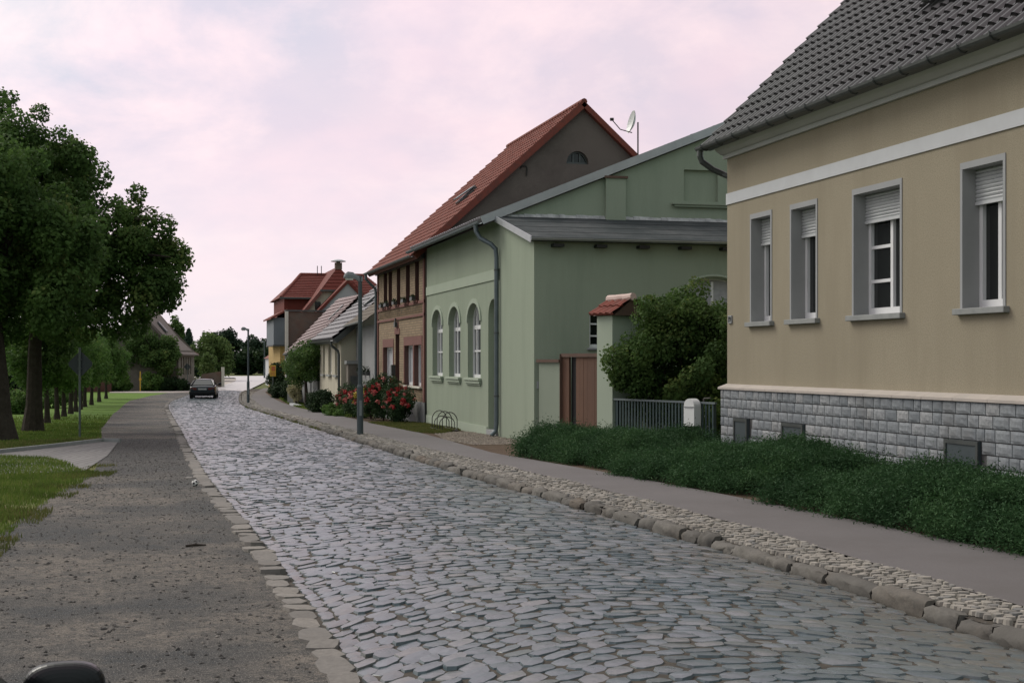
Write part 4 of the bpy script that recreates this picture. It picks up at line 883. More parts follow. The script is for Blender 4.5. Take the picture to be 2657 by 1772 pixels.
# ================================================================== HOUSES FURTHER DOWN THE STREET
def cream_house():
    X=8.6; fr=FX(X); Ya,Yb=64.8,73.2; t=thing('cream_house','single storey cream house with pale grey tiled roof past the brick house','house',(X,69,-.5))
    H=[dict(r=(a,b,1.22,2.72),depth=.14) for a,b in ((71.0,71.95),(68.4,69.6),(65.95,67.05))]
    w=MB(); facade(w,fr,Ya,Yb,-.9,3.0,H,.14); w.poly([(X,Ya,-.9),(X+8,Ya,-.9),(X+8,Ya,3.0),(X+4,Ya,6.3),(X,Ya,3.0)]); w.poly([(X,Yb,-.9),(X+8,Yb,-.9),(X+8,Yb,3.0),(X+4,Yb,6.3),(X,Yb,3.0)]); w.build('wall','cream',t)
    for h in H:
        wd=window(t,fr,h,.14,fw=.08,bars_u=(.5,)); a,b,c,d=h['r']; s=MB(); s.fbox(fr,a-.1,b+.1,c-.1,c-.003,-.1,.12); s.build('sill','sill',wd)
        s=MB(); s.fbox(fr,a-.15,b+.15,d+.002,d+.12,.001,.1); s.build('window_hood','cream_light',t)
    s=MB(); s.fbox(fr,Ya,Yb,2.8,3.0,.001,.12); s.build('cornice','cream_light',t)
    sl=Vector((1,0,.83)).normalized(); E=Vector((8.2,Yb+.1,2.92)); nn=Vector((-.83,0,1)).normalized()
    r=MB(); tiles(r,E,(0,-1,0),sl,Yb-Ya+.4,5.75,.28,.40,.05,.075,nu=4); rf=r.build('roof','tile_slate',t)
    d=MB(); e=E-nn*.02; d.prism([e,e+sl*5.7,e+sl*5.7-nn*.25,e-nn*.25],(0,-(Yb-Ya+.4),0)); d.build('roof_deck','gutter',rf)
    d=MB(); e=Vector((17,Yb+.1,2.85)); s2=Vector((-1,0,.83)).normalized(); d.prism([e,e+s2*5.7,e+s2*5.7-Vector((.83,0,1)).normalized()*.2,e-Vector((.83,0,1)).normalized()*.2],(0,-(Yb-Ya+.4),0)); d.build('roof_back','tile_slate',t)
    q=lambda y,s_,n_: Vector((E.x,y,E.z))+sl*s_+nn*n_
    for y,s0,s1 in ((66.9,2.4,3.6),(65.7,2.9,3.9)):
        k=MB(); k.hexa([q(y,s0,.05),q(y-.7,s0,.05),q(y-.7,s1,.05),q(y,s1,.05),q(y,s0,.2),q(y-.7,s0,.2),q(y-.7,s1,.2),q(y,s1,.2)]); sk=k.build('skylight','gutter',t)
    g=MB(); gutter(g,(8.12,Ya-.2,2.86),(8.12,Yb+.1,2.86),.08); g.build('gutter','gutter',t)
    d=MB(); d.tube([(8.14,Ya+.05,2.8),(8.14,Ya+.05,2.62),(8.45,Ya+.02,2.35),(8.5,Ya+.02,2.2),(8.5,Ya+.02,-.6)],.06,8); d.build('downpipe','gutter',t)
    # porch annex towards the brick house
    a=MB(); a.box(9.3,13,59,64.78,-.8,3.45); an=a.build('annex_wall','grey_render',t)
    r=MB(); s3=Vector((1,0,.75)).normalized(); tiles(r,(8.75,64.7,3.5),(0,-1,0),s3,5.8,3.2,.26,.34,.04,.03,nu=4); r.build('annex_roof','tile_brown',t)
    g=MB(); gutter(g,(8.68,64.7,3.50),(8.68,58.9,3.60),.07); g.build('gutter','zinc',an)
    for k in range(3):
        P=thing('hanging_pot','small dark plant pot hung on the grey annex wall','pot',(9.22,63.2-1.25*k,1.35),0,'pots hung on the annex wall')
        m=MB(); m.lathe((0,0,0),[(.0,-.1),(.1,-.1),(.14,.08),(.12,.08),(.1,0),(0,0)],10); m.build('pot_body','gutter',P,local=True)
        me=leaf_mesh('plant',[(9.22,63.2-1.25*k,1.5)],[.16],60,.09); link('plant',me,'darkleaf',P)
cream_house()
t=thing('stone_gate_post','old stone gate post with a cap in front of the cream house gable','gate post',(8.75,63.9,-.4))
m=MB(); m.box(8.76,9.25,63.6,64.2,-.6,1.75); m.build('shaft','stone_old',t); m=MB(); m.box(8.68,9.33,63.52,64.28,1.752,1.9); m.build('cap','sill',t)
m=MB(); m.box(8.86,9.22,63.5,63.598,.5,1.2); m.build('letter_panel','gutter',t)

def grey_house():
    A=Vector((8.62,74.4,0)); B=Vector((9.0,96.6,0)); U=(B-A).normalized(); Nn=Vector((-U.y,U.x,0)); fr=frame(A,U,Nn); L=(B-A).length
    t=thing('grey_house','long low grey house with faded pink tiled roof past the cream house','house',(A.x,A.y+10,-.7))
    H=[dict(r=(u,u+1.6,.6,1.95),depth=.12) for u in (6,9.5,13,16.8)]+[dict(r=(3.2,4.4,-.4,2.0),depth=.2)]
    w=MB(); facade(w,fr,0,L,-1,2.45,H,.12); 
    def gab(u,zr): w.poly([fr(u,-1),fr(u,-1,-6),fr(u,2.45,-6),fr(u,zr,-3.0),fr(u,2.45)])
    gab(.1,5.1); gab(L,5.3); w.build('wall','grey_render',t)
    for h in H[:4]: window(t,fr,h,.12,fw=.10,bars_u=(.33,.66))
    d=MB(); d.fbox(fr,3.2,4.4,-.4,2.0,-.24,-.2); d.build('door','white',t)
    EF,EN,RN,RF=Vector((8.98-.02,96.8,2.33)),Vector((8.36,74.2,2.84)),Vector((10.95,74.2,5.42)),Vector((12.75,96.8,6.19))
    r=MB(); tiles4(r,EF,EN,RN,RF,.28,.42,.05,.08,4); rf=r.build('roof','tile_pink',t)
    dn=Vector((0,0,-.05)); d=MB(); lo=[p+Vector((0,0,-.32)) for p in (EF,EN,RN,RF)]; d.hexa(lo+[p+dn for p in (EF,EN,RN,RF)]); d.build('roof_deck','gutter',rf)
    d=MB(); bk=[RF+dn,RN+dn,Vector((14.2,74.2,2.4)),Vector((16.6,96.8,2.3))]; d.hexa([p+Vector((0,0,-.25)) for p in bk]+bk); d.build('roof_back','tile_pink',t)
    g=MB(); gutter(g,EN+Vector((-.07,-.1,0)),EF+Vector((-.07,.1,0)),.08); g.build('gutter','zinc',t)
    nn=(EN-EF).cross(RF-EF).normalized(); nn=nn if nn.z>0 else -nn
    r=MB(); q=lambda u,v,n_: EN.lerp(EF,u).lerp(RN.lerp(RF,u),v)+nn*n_
    r.hexa([q(.28,.5,.05),q(.235,.5,.05),q(.235,.8,.05),q(.28,.8,.05),q(.28,.5,.14),q(.235,.5,.14),q(.235,.8,.14),q(.28,.8,.14)]); r.build('skylight','gutter',t)
    m=MB(); m.fbox(fr,L-.25,L,-1,2.3,.002,.03); m.build('end_strip','cream_light',t)
grey_house()
def red_roof_house():
    t=thing('red_roofed_house','tall house with steep deep red roofs, mustard ground floor and blue grey bay','house',(9.6,104,-.6))
    w=MB(); w.box(9.05,13.5,97.05,97.35,-1,5.27); w.build('fire_wall','old_brick',t)
    w=MB(); w.box(9.0,9.22,96.9,97.045,-1,5.30); w.build('corner_strip','cream_light',t)
    w=MB(); w.box(9.0,13.6,96.95,97.4,5.302,5.40); w.build('wall_coping','gutter',t)
    w=MB(); w.box(9.1,17,102,112,-1,3.2); w.build('ground_floor','yellow_house',t)
    w=MB(); w.box(8.62,9.42,101.7,108,3.05,5.0); b=w.build('bay','blue_grey',t); w=MB(); w.box(8.58,9.46,101.66,108.04,2.95,3.045); w.build('bay_base','gutter',b)
    w=MB(); w.prism([(8.4,101.4,5.0),(9.6,101.4,5.65),(9.6,101.4,5.5),(8.4,101.4,4.88)],(0,7,0)); w.build('bay_roof','tile_red',b)
    w=MB(); w.box(9.42,17,102.2,111,3.2,6.55); w.build('upper_wall','tile_red_dark',t)
    # big hipped roof: camera-side slope, eaves at the left
    E=[(9.15,101.9,6.5),(17.5,101.9,6.5),(17.5,112,6.5),(9.15,112,6.5)]; rl=[(11.05,106.5,8.45),(16,106.5,8.45)]
    r=MB(); r.poly([E[0],E[1],rl[1],rl[0]]); r.poly([E[0],rl[0],E[3]]); r.poly([E[3],rl[0],rl[1],E[2]]); r.poly([E[1],E[2],rl[1]])
    n=14
    for k in range(1,n):
        f=k/n; a=Vector(E[0]).lerp(Vector(rl[0]),f);b=Vector(E[1]).lerp(Vector(rl[1]),f); r.hexa([a,b,b+Vector((0,-.03,.0)),a+Vector((0,-.03,0)),a+Vector((0,0,.035)),b+Vector((0,0,.035)),b+Vector((0,-.03,.03)),a+Vector((0,-.03,.03))])
    rf=r.build('roof','tile_red_dark',t); r=MB(); r.box(9.1,13,101.8,101.9,6.38,6.5); r.build('eaves_board','gutter',rf)
    r=MB(); r.tube([rl[0],rl[1]],.12,8); r.tube([E[0],rl[0]],.11,8); r.build('ridge_tile','tile_red',rf)
    r=MB(); 
    for x in (12.3,12.6): r.tube([(x,106.3,8.4),(x,106.3,9.1)],.03,6)
    r.build('vent_pipe','iron',rf)
red_roof_house()
def half_hip_house():
    Y=99.6; t=thing('half_hipped_house','cream gabled house with half hipped deep red roof and a chimney','house',(13.2,103,-.6))
    g=MB(); P=[(9.9,4.6),(12.0,6.95),(14.35,6.95),(16.6,4.6)]
    g.prism([(x,Y,z) for x,z in P]+[(16.6,Y,-1),(9.9,Y,-1)],(0,9,0)); g.build('gable_wall','cream',t)
    ap=(13.22,Y+1.6,8.75); r=MB()
    r.poly([(11.75,Y-.2,6.95),(14.62,Y-.2,6.95),ap]); L_=[(9.6,Y-.25,4.35),(11.75,Y-.25,6.95),ap,(13.22,Y+9.3,8.75),(9.6,Y+9.3,4.35)]; r.poly(L_); r.poly([(16.9,Y-.25,4.35),(14.62,Y-.25,6.95),ap,(13.22,Y+9.3,8.75),(16.9,Y+9.3,4.35)])
    for k in range(1,7):
        f=k/7; a=Vector((11.75,Y-.2,6.95)).lerp(Vector(ap),f);b=Vector((14.62,Y-.2,6.95)).lerp(Vector(ap),f); r.hexa([a,b,b+Vector((0,-.03,0)),a+Vector((0,-.03,0)),a+Vector((0,0,.035)),b+Vector((0,0,.035)),b+Vector((0,-.03,.03)),a+Vector((0,-.03,.03))])
    rf=r.build('roof','tile_red_dark',t)
    v=MB(); 
    for a,b in (((9.6,4.35),(11.8,7.0)),((14.57,7.0),(16.9,4.35))):
        A=Vector((a[0],Y-.28,a[1]));B=Vector((b[0],Y-.28,b[1])); v=MB(); v.prism([A,B,B-Vector((0,0,.32)),A-Vector((0,0,.32))],(0,.1,0)); v.build('verge_board','red_trim',rf)
    v=MB(); v.box(11.7,14.66,Y-.3,Y-.2,6.82,6.95); v.build('eaves_board','gutter',rf)
    c=MB(); c.box(12.98,13.46,Y+1.3,Y+1.8,8.5,9.0); ch=c.build('chimney','old_brick',rf); c=MB(); c.lathe((13.22,Y+1.55,9.1),[(0,.16),(.25,.13),(.55,.02),(.55,-.02),(.2,.0),(.12,-.1)],12); c.build('chimney_cowl','zinc',ch)
    w=MB(); w.box(11.35,11.75,Y-.06,Y-.002,5.5,6.1); w.build('window','glass',t)
half_hip_house()
def gable_house():
    Y=97.9; t=thing('pale_gabled_house','pale grey rendered gable with dark red verges above the pink roof','house',(14,99,-.6))
    g=MB(); g.prism([(10.2,Y,4.0),(13.45,Y,7.35),(16.7,Y,4.0),(16.7,Y,-1),(10.2,Y,-1)],(0,6,0)); g.build('gable_wall','pale_grey_render',t)
    r=MB(); 
    for a,b in (((9.95,3.95),(13.45,7.6)),((13.45,7.6),(16.95,3.95))):
        A=Vector((a[0],Y-.12,a[1]));B=Vector((b[0],Y-.12,b[1])); r.prism([A,B,B-Vector((0,0,.26)),A-Vector((0,0,.26))],(0,6.3,0))
    r.build('roof','tile_red_dark',t)
gable_house()
t=thing('white_house','sliver of a small white far house beside the mustard house corner','house',(10.4,125,-.3))
m=MB(); m.box(10.35,15,125,131,-.7,2.15); m.build('wall','white_band',t); m=MB(); m.prism([(10.2,124.8,2.1),(12.9,124.8,4.0),(15.6,124.8,2.1)],(0,6.4,0)); m.build('roof','tile_red',t)
m=MB(); m.box(10.6,11.0,124.95,124.998,.9,1.8); m.build('window','glass',t)

def stone_house():
    A=Vector((2.2,115.2,0)); U=Vector((.174,.985,0)).normalized(); Nn=Vector((U.y,-U.x,0)); fr=frame(A,U,Nn)
    t=thing('stone_house','old brown stone house with steep worn tile roof at the bend','house',(A.x-3,A.y+3,-.45))
    H=[dict(r=(1.1+i*1.25,1.75+i*1.25,.75,2.2),depth=.15) for i in range(5)]
    w=MB(); facade(w,fr,0,8.5,-.9,2.75,H,.15)
    def gp(u): return [fr(u,-.9),fr(u,-.9,-6.4),fr(u,2.75,-6.4),fr(u,6.0,-3.2),fr(u,2.75)]
    g=gp(0); w.poly(g); w.poly(gp(8.5)); w.poly([fr(0,-.9,-6.4),fr(8.5,-.9,-6.4),fr(8.5,2.75,-6.4),fr(0,2.75,-6.4)]); w.build('wall','stone_old',t)
    for h in H: window(t,fr,h,.15,fw=.16,bars_u=(.5,))
    r=MB(); pts=[(.35,2.45),(0,2.62),(-1.2,3.75),(-3.2,6.15)]
    for s_ in (1,-1):
        q=[(d if s_>0 else -6.4-d,z) for d,z in pts]
        for (d0,z0),(d1,z1) in zip(q,q[1:]): r.hexa([fr(-.25,z0-.12,d0),fr(8.75,z0-.12,d0),fr(8.75,z1-.12,d1),fr(-.25,z1-.12,d1),fr(-.25,z0,d0),fr(8.75,z0,d0),fr(8.75,z1,d1),fr(-.25,z1,d1)])
    rf=r.build('roof','tile_old',t)
    v=MB()
    for (d0,z0),(d1,z1) in zip(pts,pts[1:]): v.hexa([fr(8.76,z0-.14,d0),fr(8.9,z0-.14,d0),fr(8.9,z1-.14,d1),fr(8.76,z1-.14,d1),fr(8.76,z0+.05,d0),fr(8.9,z0+.05,d0),fr(8.9,z1+.05,d1),fr(8.76,z1+.05,d1)])
    v.build('verge_tile','red_trim',rf)
    c=MB(); c.fbox(fr,2.0,2.6,5.6,6.9,-3.6,-3.0); c.build('chimney','old_brick',rf)
    k=MB(); k.hexa([fr(3,4.2,-1.5),fr(3.9,4.2,-1.5),fr(3.9,5.0,-2.2),fr(3,5.0,-2.2),fr(3,4.35,-1.45),fr(3.9,4.35,-1.45),fr(3.9,5.15,-2.15),fr(3,5.15,-2.15)]); k.build('skylight','gutter',rf)
    k=MB(); k.hexa([fr(-.02,4.2,-3.0),fr(.03,4.2,-3.0),fr(.03,4.2,-3.9),fr(-.02,4.2,-3.9),fr(-.02,5.0,-3.0),fr(.03,5.0,-3.0),fr(.03,5.0,-3.9),fr(-.02,5.0,-3.9)]); k.build('window','glass',t)
stone_house()
t=thing('garden_gate_wall','weathered brown boundary wall with a tall post beside the stone house','wall',(4.9,122.5,-.4))
m=MB(); m.prism([(4.2,121.2,-.7),(5.9,121.8,-.7),(5.9,121.8,1.0),(4.2,121.2,.75)],(.1,.4,0)); m.build('wall_body','old_brick',t); m=MB(); m.box(5.9,6.15,121.7,122.1,-.6,1.35); m.build('wall_post','cream_light',t)
t=thing('brick_garden_wall','low red brick wall behind the row of young trees','wall',(-4.5,112,-.5))
m=MB(); m.box(-6.1,-2.9,111.8,112.1,-.8,.9); m.build('wall_body','brick_red',t); m=MB(); m.box(-6.15,-2.85,111.74,112.16,.902,.97); m.build('coping','red_trim',t)

# ================================================================== STREET FURNITURE
def lamp(loc,rz,label,h=4.15):
    t=thing('street_lamp',label,'street lamp',loc,rz,'street lamps along the pavement')
    m=MB(); m.lathe((0,0,0),[(.085,-.1),(.085,1.25),(.06,1.32),(.052,h-.1),(.052,h)],14); p=m.build('pole','lamp_grey',t,local=True,smooth=True)
    m=MB(); m.box(-.03,.03,-.092,-.07,.5,.9); m.build('access_panel','lamp_head',p,local=True)
    m=MB(); pr=[]
    for x,w,z0,z1 in ((.06,.045,h-.14,h+.0),(-.05,.05,h-.13,h+.02),(-.12,.06,h-.08,h+.04),(-.19,.08,h-.06,h+.10),(-.33,.10,h-.055,h+.115),(-.40,.085,h-.055,h+.06),(-.43,.045,h-.05,h+.0)):
        pr.append([(x,-w,z0),(x,w,z0),(x,w*1.0,z0+(z1-z0)*.55),(x,w*.6,z1),(x,-w*.6,z1),(x,-w,z0+(z1-z0)*.55)])
    m.loft(pr); m.build('lamp_head','lamp_head',t,local=True)
    m=MB(); m.prism([(-.18,-.07,h-.062),(-.39,-.07,h-.057),(-.37,-.05,h-.10),(-.20,-.05,h-.105)],(0,.14,0)); m.build('lens','lens',t,local=True); return t
lamp((5.33,36.4,float(gs(36.4))),R(0),'grey street lamp on the near pavement in front of the brick house')
lamp((5.72,85.4,float(gs(85.4))),R(0),'slender grey street lamp at the kerb just right of the driving car',h=4.45)
lamp((11.9,152,.1),R(-10),'tiny far street lamp before the dark wood',h=3.85)
lamp((17.9,230,.1),R(-10),'smallest far street lamp against the dark wood',h=3.85)

def diamond_sign(loc,face_rz,zc,half,hp,label,front='sign_back',back='sign_back',rim=None,cat='road sign',post_front=True,rnd=.12):
    t=thing('road_sign',label,cat,loc,face_rz)
    m=MB(); m.tube([(0,0,-.2),(0,0,hp)],.03,10); m.build('post','post_metal',t,local=True,smooth=True)
    y=.05 if post_front else -.05
    c=[]; 
    for k in range(4):
        a=k*PI/2+PI/2
        for e in (-1,1): 
            p=Vector((math.cos(a),0,math.sin(a))); q=Vector((math.cos(a+e*PI/2),0,math.sin(a+e*PI/2))); v=p.lerp(q,rnd); c.append((v.x*half,y,zc+v.z*half))
    c2=[]; 
    for k in range(4): c2+= [c[2*k],c[2*k+1]] 
    m=MB(); m.prism(c2,(0,.012,0)); s=m.build('panel',front,t,local=True)
    if rim:
        m=MB(); m.tube([*c2,c2[0]],.014,6); m.build('panel_rim',rim,s,local=True)
    m=MB()
    for z in (zc-.12,zc+.12): m.box(-.05,.05,-.035 if post_front else -.05,.05 if post_front else .035,z-.015,z+.015)
    m.build('clamp','post_metal',t,local=True)
    return t
diamond_sign((-1.83,39.1,float(gz(39.1))),R(-14),1.98,.36,2.42,'diamond road sign seen from behind on a grey post under the big linden')
diamond_sign((2.88,114.6,-.45),R(-5),1.86,.30,2.1,'small diamond road sign seen from behind, before the old stone house')
diamond_sign((-2.55,19.9,0),R(-22),2.48,.36,2.9,'blue grey diamond sign at the edge of the photo beside the big trunk',front='sign_grey',rim='sign_rim',post_front=False)
t=thing('yellow_marker_post','thin yellow marker post with a small box before the far shrubs','post',(-.76,112.4,-.48))
m=MB(); m.box(-.04,.04,-.04,.04,-.1,1.55); m.build('post','yellow_post',t,local=True); m=MB(); m.box(-.09,.09,-.07,.07,.85,1.02); m.build('marker_box','yellow_post',t,local=True)
t=thing('notice_board','yellow notice board with orange print beside the far garden bushes','sign',(8.12,96.4,float(gs(96.4))),R(-5))
m=MB(); m.tube([(0,.05,-.3),(0,.05,2.1)],.035,8); m.build('post','post_metal',t,local=True); m=MB(); m.box(-.2,.2,-.02,.01,1.42,2.18); pn=m.build('panel','sign_yellow',t,local=True)
m=MB(); m.box(-.10,.16,-.026,-.021,1.78,2.1); m.box(-.15,.15,-.026,-.021,1.64,1.69); m.box(-.15,.15,-.026,-.021,1.52,1.57); m.build('print','sign_orange',pn,local=True)
t=thing('bicycle_rack','dark iron bicycle rack of curved hoops before the green house','bicycle rack',(8.05,38.6,float(gs(38.6))),R(0))
for k in range(5):
    y=-.75+.36*k; h=.40 if k%2 else .55; m=MB(); c=[(-.22,y,.05),(-.22,y,h*.45)]+[(-.22*math.cos(PI*q/10),y+.05,h*.45+.22*math.sin(PI*q/10)*1.3*(h/.55)) for q in range(1,10)]+[(.22,y+.1,h*.45),(.22,y+.1,.05)]
    m.tube(c,.013,6); m.build('hoop','iron',t,local=True)
m=MB(); m.tube([(-.22,-.95,.03),(-.22,.9,.03)],.018,6); m.tube([(.22,-.85,.03),(.22,1.0,.03)],.018,6); m.tube([(-.22,-.95,.03),(.22,-.85,.03)],.018,6); m.build('base_frame','iron',t,local=True)
# ball
def ball():
    import bmesh
    bm=bmesh.new(); bmesh.ops.create_icosphere(bm,subdivisions=4,radius=.052)
    g=(1+5**.5)/2; D=[Vector(v).normalized() for v in [(0,1,g),(0,1,-g),(0,-1,g),(0,-1,-g),(1,g,0),(1,-g,0),(-1,g,0),(-1,-g,0),(g,0,1),(g,0,-1),(-g,0,1),(-g,0,-1)]]
    for f in bm.faces: f.material_index=1 if max(d.dot(f.calc_center_median().normalized()) for d in D)>.93 else 0; f.smooth=True
    me=bpy.data.meshes.new('football'); bm.to_mesh(me); bm.free(); o=link('football',me,['ball_white','ball_black']); o.location=(.66,21.75,float(gz(21.75))+.055); o.rotation_euler=(.4,.5,.2)
    tag(o,'small white football with black patches lying on the gravel','ball')
ball()
# a scrap of litter and a twig
m=MB(); m.tube([(0,0,0.012),(.09,.03,.02),(.2,.05,.014),(.27,.1,.02)],[.004,.03,.022,.006],6); o=m.build('paper_scrap','litter'); o.scale=(1,1,.5); o.location=(-1.63,8.92,.004); tag(o,'white crumpled strip of litter on the gravel near the car mirror','litter')
m=MB(); m.tube([(0,0,.012),(.12,.03,.02),(.26,.08,.012)],[.012,.009,.004],5); o=m.build('twig','bark'); o.location=(-1.40,9.0,.004); tag(o,'short brown twig lying beside the white litter','twig')
m=MB(); m.tube([(0,0,.02),(.15,.02,.028),(.34,.05,.02)],[.02,.024,.012],6); o=m.build('stick','bark'); o.scale=(.6,.6,.6); o.location=(.35,14.6,.0); tag(o,'dark bit of wood lying on the gravel by the road edge','stick')

# ================================================================== CARS
def make_car(name,label,loc,rz,paint,roofz=1.27):
    t=thing(name,label,'car',loc,rz)
    st_=[(-2.12,.70,.34,.66),(-2.06,.78,.26,.82),(-1.7,.83,.20,.90),(-.8,.85,.19,.91),(.5,.85,.19,.90),(1.2,.84,.2,.84),(1.75,.80,.22,.76),(2.02,.70,.26,.66),(2.10,.56,.32,.56)]
    rings=[]
    for y,hw,b,s in st_:
        h=[(.0,b),(hw*.86,b),(hw*.97,b+.12),(hw,b+(s-b)*.5),(hw*.985,s-.06),(hw*.90,s),(0,s+.025)]
        rings.append([(x,y,z) for x,z in h]+[(-x,y,z) for x,z in h[-2:0:-1]])
    m=MB(); m.loft(rings); body=m.build('body',paint,t,local=True,smooth=True,bevel=0)
    md=body.modifiers.new('sub','SUBSURF'); md.levels=1; md.render_levels=2
    B=[(-.72,-1.78,.89),(.72,-1.78,.89),(.76,.95,.86),(-.76,.95,.86)]; T=[(-.53,-1.02,roofz-.03),(.53,-1.02,roofz-.03),(.56,.12,roofz-.02),(-.56,.12,roofz-.02)]
    names=['rear_window','side_window','windscreen','side_window']
    for i in range(4):
        a,b_,c,d=Vector(B[i]),Vector(B[(i+1)%4]),Vector(T[(i+1)%4]),Vector(T[i]); n_=(b_-a).cross(d-a).normalized(); m=MB(); g=.07
        def L(u,v): return a.lerp(b_,u).lerp(d.lerp(c,u),v)
        p=[L(g,.06),L(1-g,.06),L(1-g,.93),L(g,.93)]; m.prism([x+n_*.012 for x in p],-n_*.02); m.build(names[i],'glass',t,local=True)
    m=MB(); 
    for i in range(4): m.tube([B[i],Vector(B[i]).lerp(Vector(T[i]),.5)+Vector((0,0,.01)),T[i]],[.055,.045,.04],8)
    m.hexa([*(Vector(p)-Vector((0,0,.02)) for p in B),*(Vector(p)-Vector((0,0,.02)) for p in T)]); m.build('cabin','car_black',t,local=True)
    m=MB(); rr=[]
    for f,dz in ((0,0),(.12,.03),(.5,.05),(.88,.035),(1,0)):
        a=Vector(T[0]).lerp(Vector(T[3]),f);b_=Vector(T[1]).lerp(Vector(T[2]),f); rr.append([a.lerp(b_,k/6)+Vector((0,0,.012+dz*(1-(2*k/6-1)**2)+.0)) for k in range(7)]+[b_.lerp(a,k/6)-Vector((0,0,.02)) for k in range(7)])
    m.loft(rr); m.build('roof',paint,t,local=True,smooth=True)
    for x in (-1,1):
        for y in (-1.32,1.30):
            m=MB(); prof=[(.2,-.09),(.29,-.095),(.31,-.07),(.31,.07),(.29,.095),(.2,.09)]; k0=[]
            for r,q in prof: k0.append([(x*.74+q,y+r*math.cos(2*PI*j/20),.31+r*math.sin(2*PI*j/20)) for j in range(20)])
            m.loft(k0,cap=False); w=m.build('wheel','rubber',t,local=True,smooth=True)
            m=MB(); m.loft([[(x*.74+x*q,y+r*math.cos(2*PI*j/20),.31+r*math.sin(2*PI*j/20)) for j in range(20)] for r,q in ((.205,.08),(.19,.06),(.06,.085),(.02,.09))]); m.build('rim','rim',w,local=True)
    for x in (-1,1):
        m=MB(); m.prism([(x*.36,-2.10,.60),(x*.74,-2.03,.60),(x*.755,-2.02,.76),(x*.36,-2.10,.74)],(0,.06,0)); o=m.build('tail_light','tail',t,local=True); o.location=(0,-.045,0)
        m=MB(); m.prism([(x*.35,2.06,.52),(x*.66,1.98,.54),(x*.68,1.95,.62),(x*.36,2.02,.62)],(0,.05,0)); m.build('headlight','lens',t,local=True)
    m=MB(); m.box(-.26,.26,-2.165,-2.15,.60,.71); m.build('number_plate','plate',t,local=True)
    m=MB(); m.hexa([(-.80,-2.17,.30),(.80,-2.17,.30),(.84,-1.9,.30),(-.84,-1.9,.30),(-.80,-2.19,.50),(.80,-2.19,.50),(.85,-1.9,.50),(-.85,-1.9,.50)]); m.build('bumper','car_black',t,local=True,bevel=.03)
    m=MB(); m.tube([(.45,-2.0,.26),(.45,-2.2,.26)],.03,8); m.build('exhaust','iron',t,local=True)
    for x in (-1,1):
        rg=[]
        for f in -np.cos(np.linspace(0,PI,21)):
            r=max(.0,1-abs(f)**3.2)**.5; yy=.60+f*.055
            rg.append([(x*.98+.115*r*(abs(math.cos(a))**.75)*math.copysign(1,math.cos(a)),yy,.955+.078*r*(abs(math.sin(a))**.8)*math.copysign(1,math.sin(a))) for a in np.linspace(0,2*PI,40,endpoint=False)])
        m=MB(); m.loft(rg); w=m.build('wing_mirror','car_black',t,local=True,smooth=True)
        m=MB(); m.tube([(x*.80,.62,.88),(x*.92,.60,.92)],[.03,.025],8); m.build('mirror_arm','car_black',w,local=True)
    return t
dc=make_car('driving_car','dark hatchback with red tail lights driving away along the cobbled road',(3.55,97.2,float(gz(95.5))+.03),R(-5),'car_dark'); dc.scale=(1.05,1.05,1.03)
make_car('parked_car','black parked car at the lower edge, only its wing mirror showing',(-1.22,3.62,.0),R(0),'car_black')

# ================================================================== VEGETATION
# two big lindens on the left
make_tree('linden_tree','nearest big dark linden with the thickest trunk at the edge of the lawn','tree',(-3.95,38.4,-.16),4.0,.5,
  [((-4.8,38.6,5.4),(2.6,2.8,2.5)),((-5.1,38.4,6.7),(1.5,1.8,1.3)),((-3.2,38.0,3.7),(1.8,2.2,1.0)),((-2.5,38.0,5.0),(1.4,1.6,1.4))],190,(.3,.65),64000,.13,'linden',group='big lindens')
make_tree('linden_tree','second big dark linden with leaning trunk, its crown reaching toward the street','tree',(-3.45,44.6,-.24),4.0,.27,
  [((-3.9,44.6,6.0),(2.9,3.0,3.2)),((-4.1,44.6,8.35),(1.4,1.8,1.65)),((-1.7,44.0,5.7),(1.9,2.0,1.9)),((-.1,43.6,4.9),(1.2,1.3,1.15)),((.5,43.6,5.0),(.75,.9,.5)),((.1,43.6,6.0),(.5,.7,.4)),((-.2,43.6,4.0),(.9,1.2,.75)),((-1.9,44.0,3.5),(2.0,2.0,.85)),((-4.0,44.0,3.6),(1.8,2.0,.9))],340,(.26,.58),112000,.125,'linden',group='big lindens',lean=(.3,0))
# row of young round trees
def young():
    ys=[48.6,53.2,58.7,63.4,68.6,73.2,78.2,83.2,86.9,92.5,98.4]; protos=[]
    where=['nearest of the row, half behind the leaning linden trunk','second in the row behind the diamond sign','third in the row across the lawn','fourth in the row across the lawn','fifth in the row, before the low red brick wall','sixth in the row, before the low red brick wall','seventh in the row, right of the sign post','eighth in the row along the gravel','ninth in the row along the gravel','tenth in the row, next to last before the shrubs','last and farthest of the row by the yellow post']
    for i,y in enumerate(ys):
        x=-3.62 if i<8 else -3.4+.25*(i-8); z=float(gz(y)); h=random.uniform(.92,1.1)
        lab='young round crowned tree, '+where[i]
        if i<4:
            t=make_tree('young_tree',lab,'tree',(x,y,z),1.6,.11,[((x,y,z+2.65),(1.4,1.4,1.15)),((x+.1,y,z+3.4),(.85,.85,.8)),((x+.3*(-1)**i,y,z+2.0),(1.15,1.15,.7))],80,(.28,.5),11000,.13,'young',group='young trees in a row on the lawn',limbs=5); protos.append(t)
        else:
            p=protos[i%4]; t=p.copy(); COL.objects.link(t); t.location=(x,y,z); t.rotation_euler=(0,0,i*1.3); t.scale=(h,h,h); t['label']=lab
            for ch in p.children: c=ch.copy(); COL.objects.link(c); c.parent=t
young()
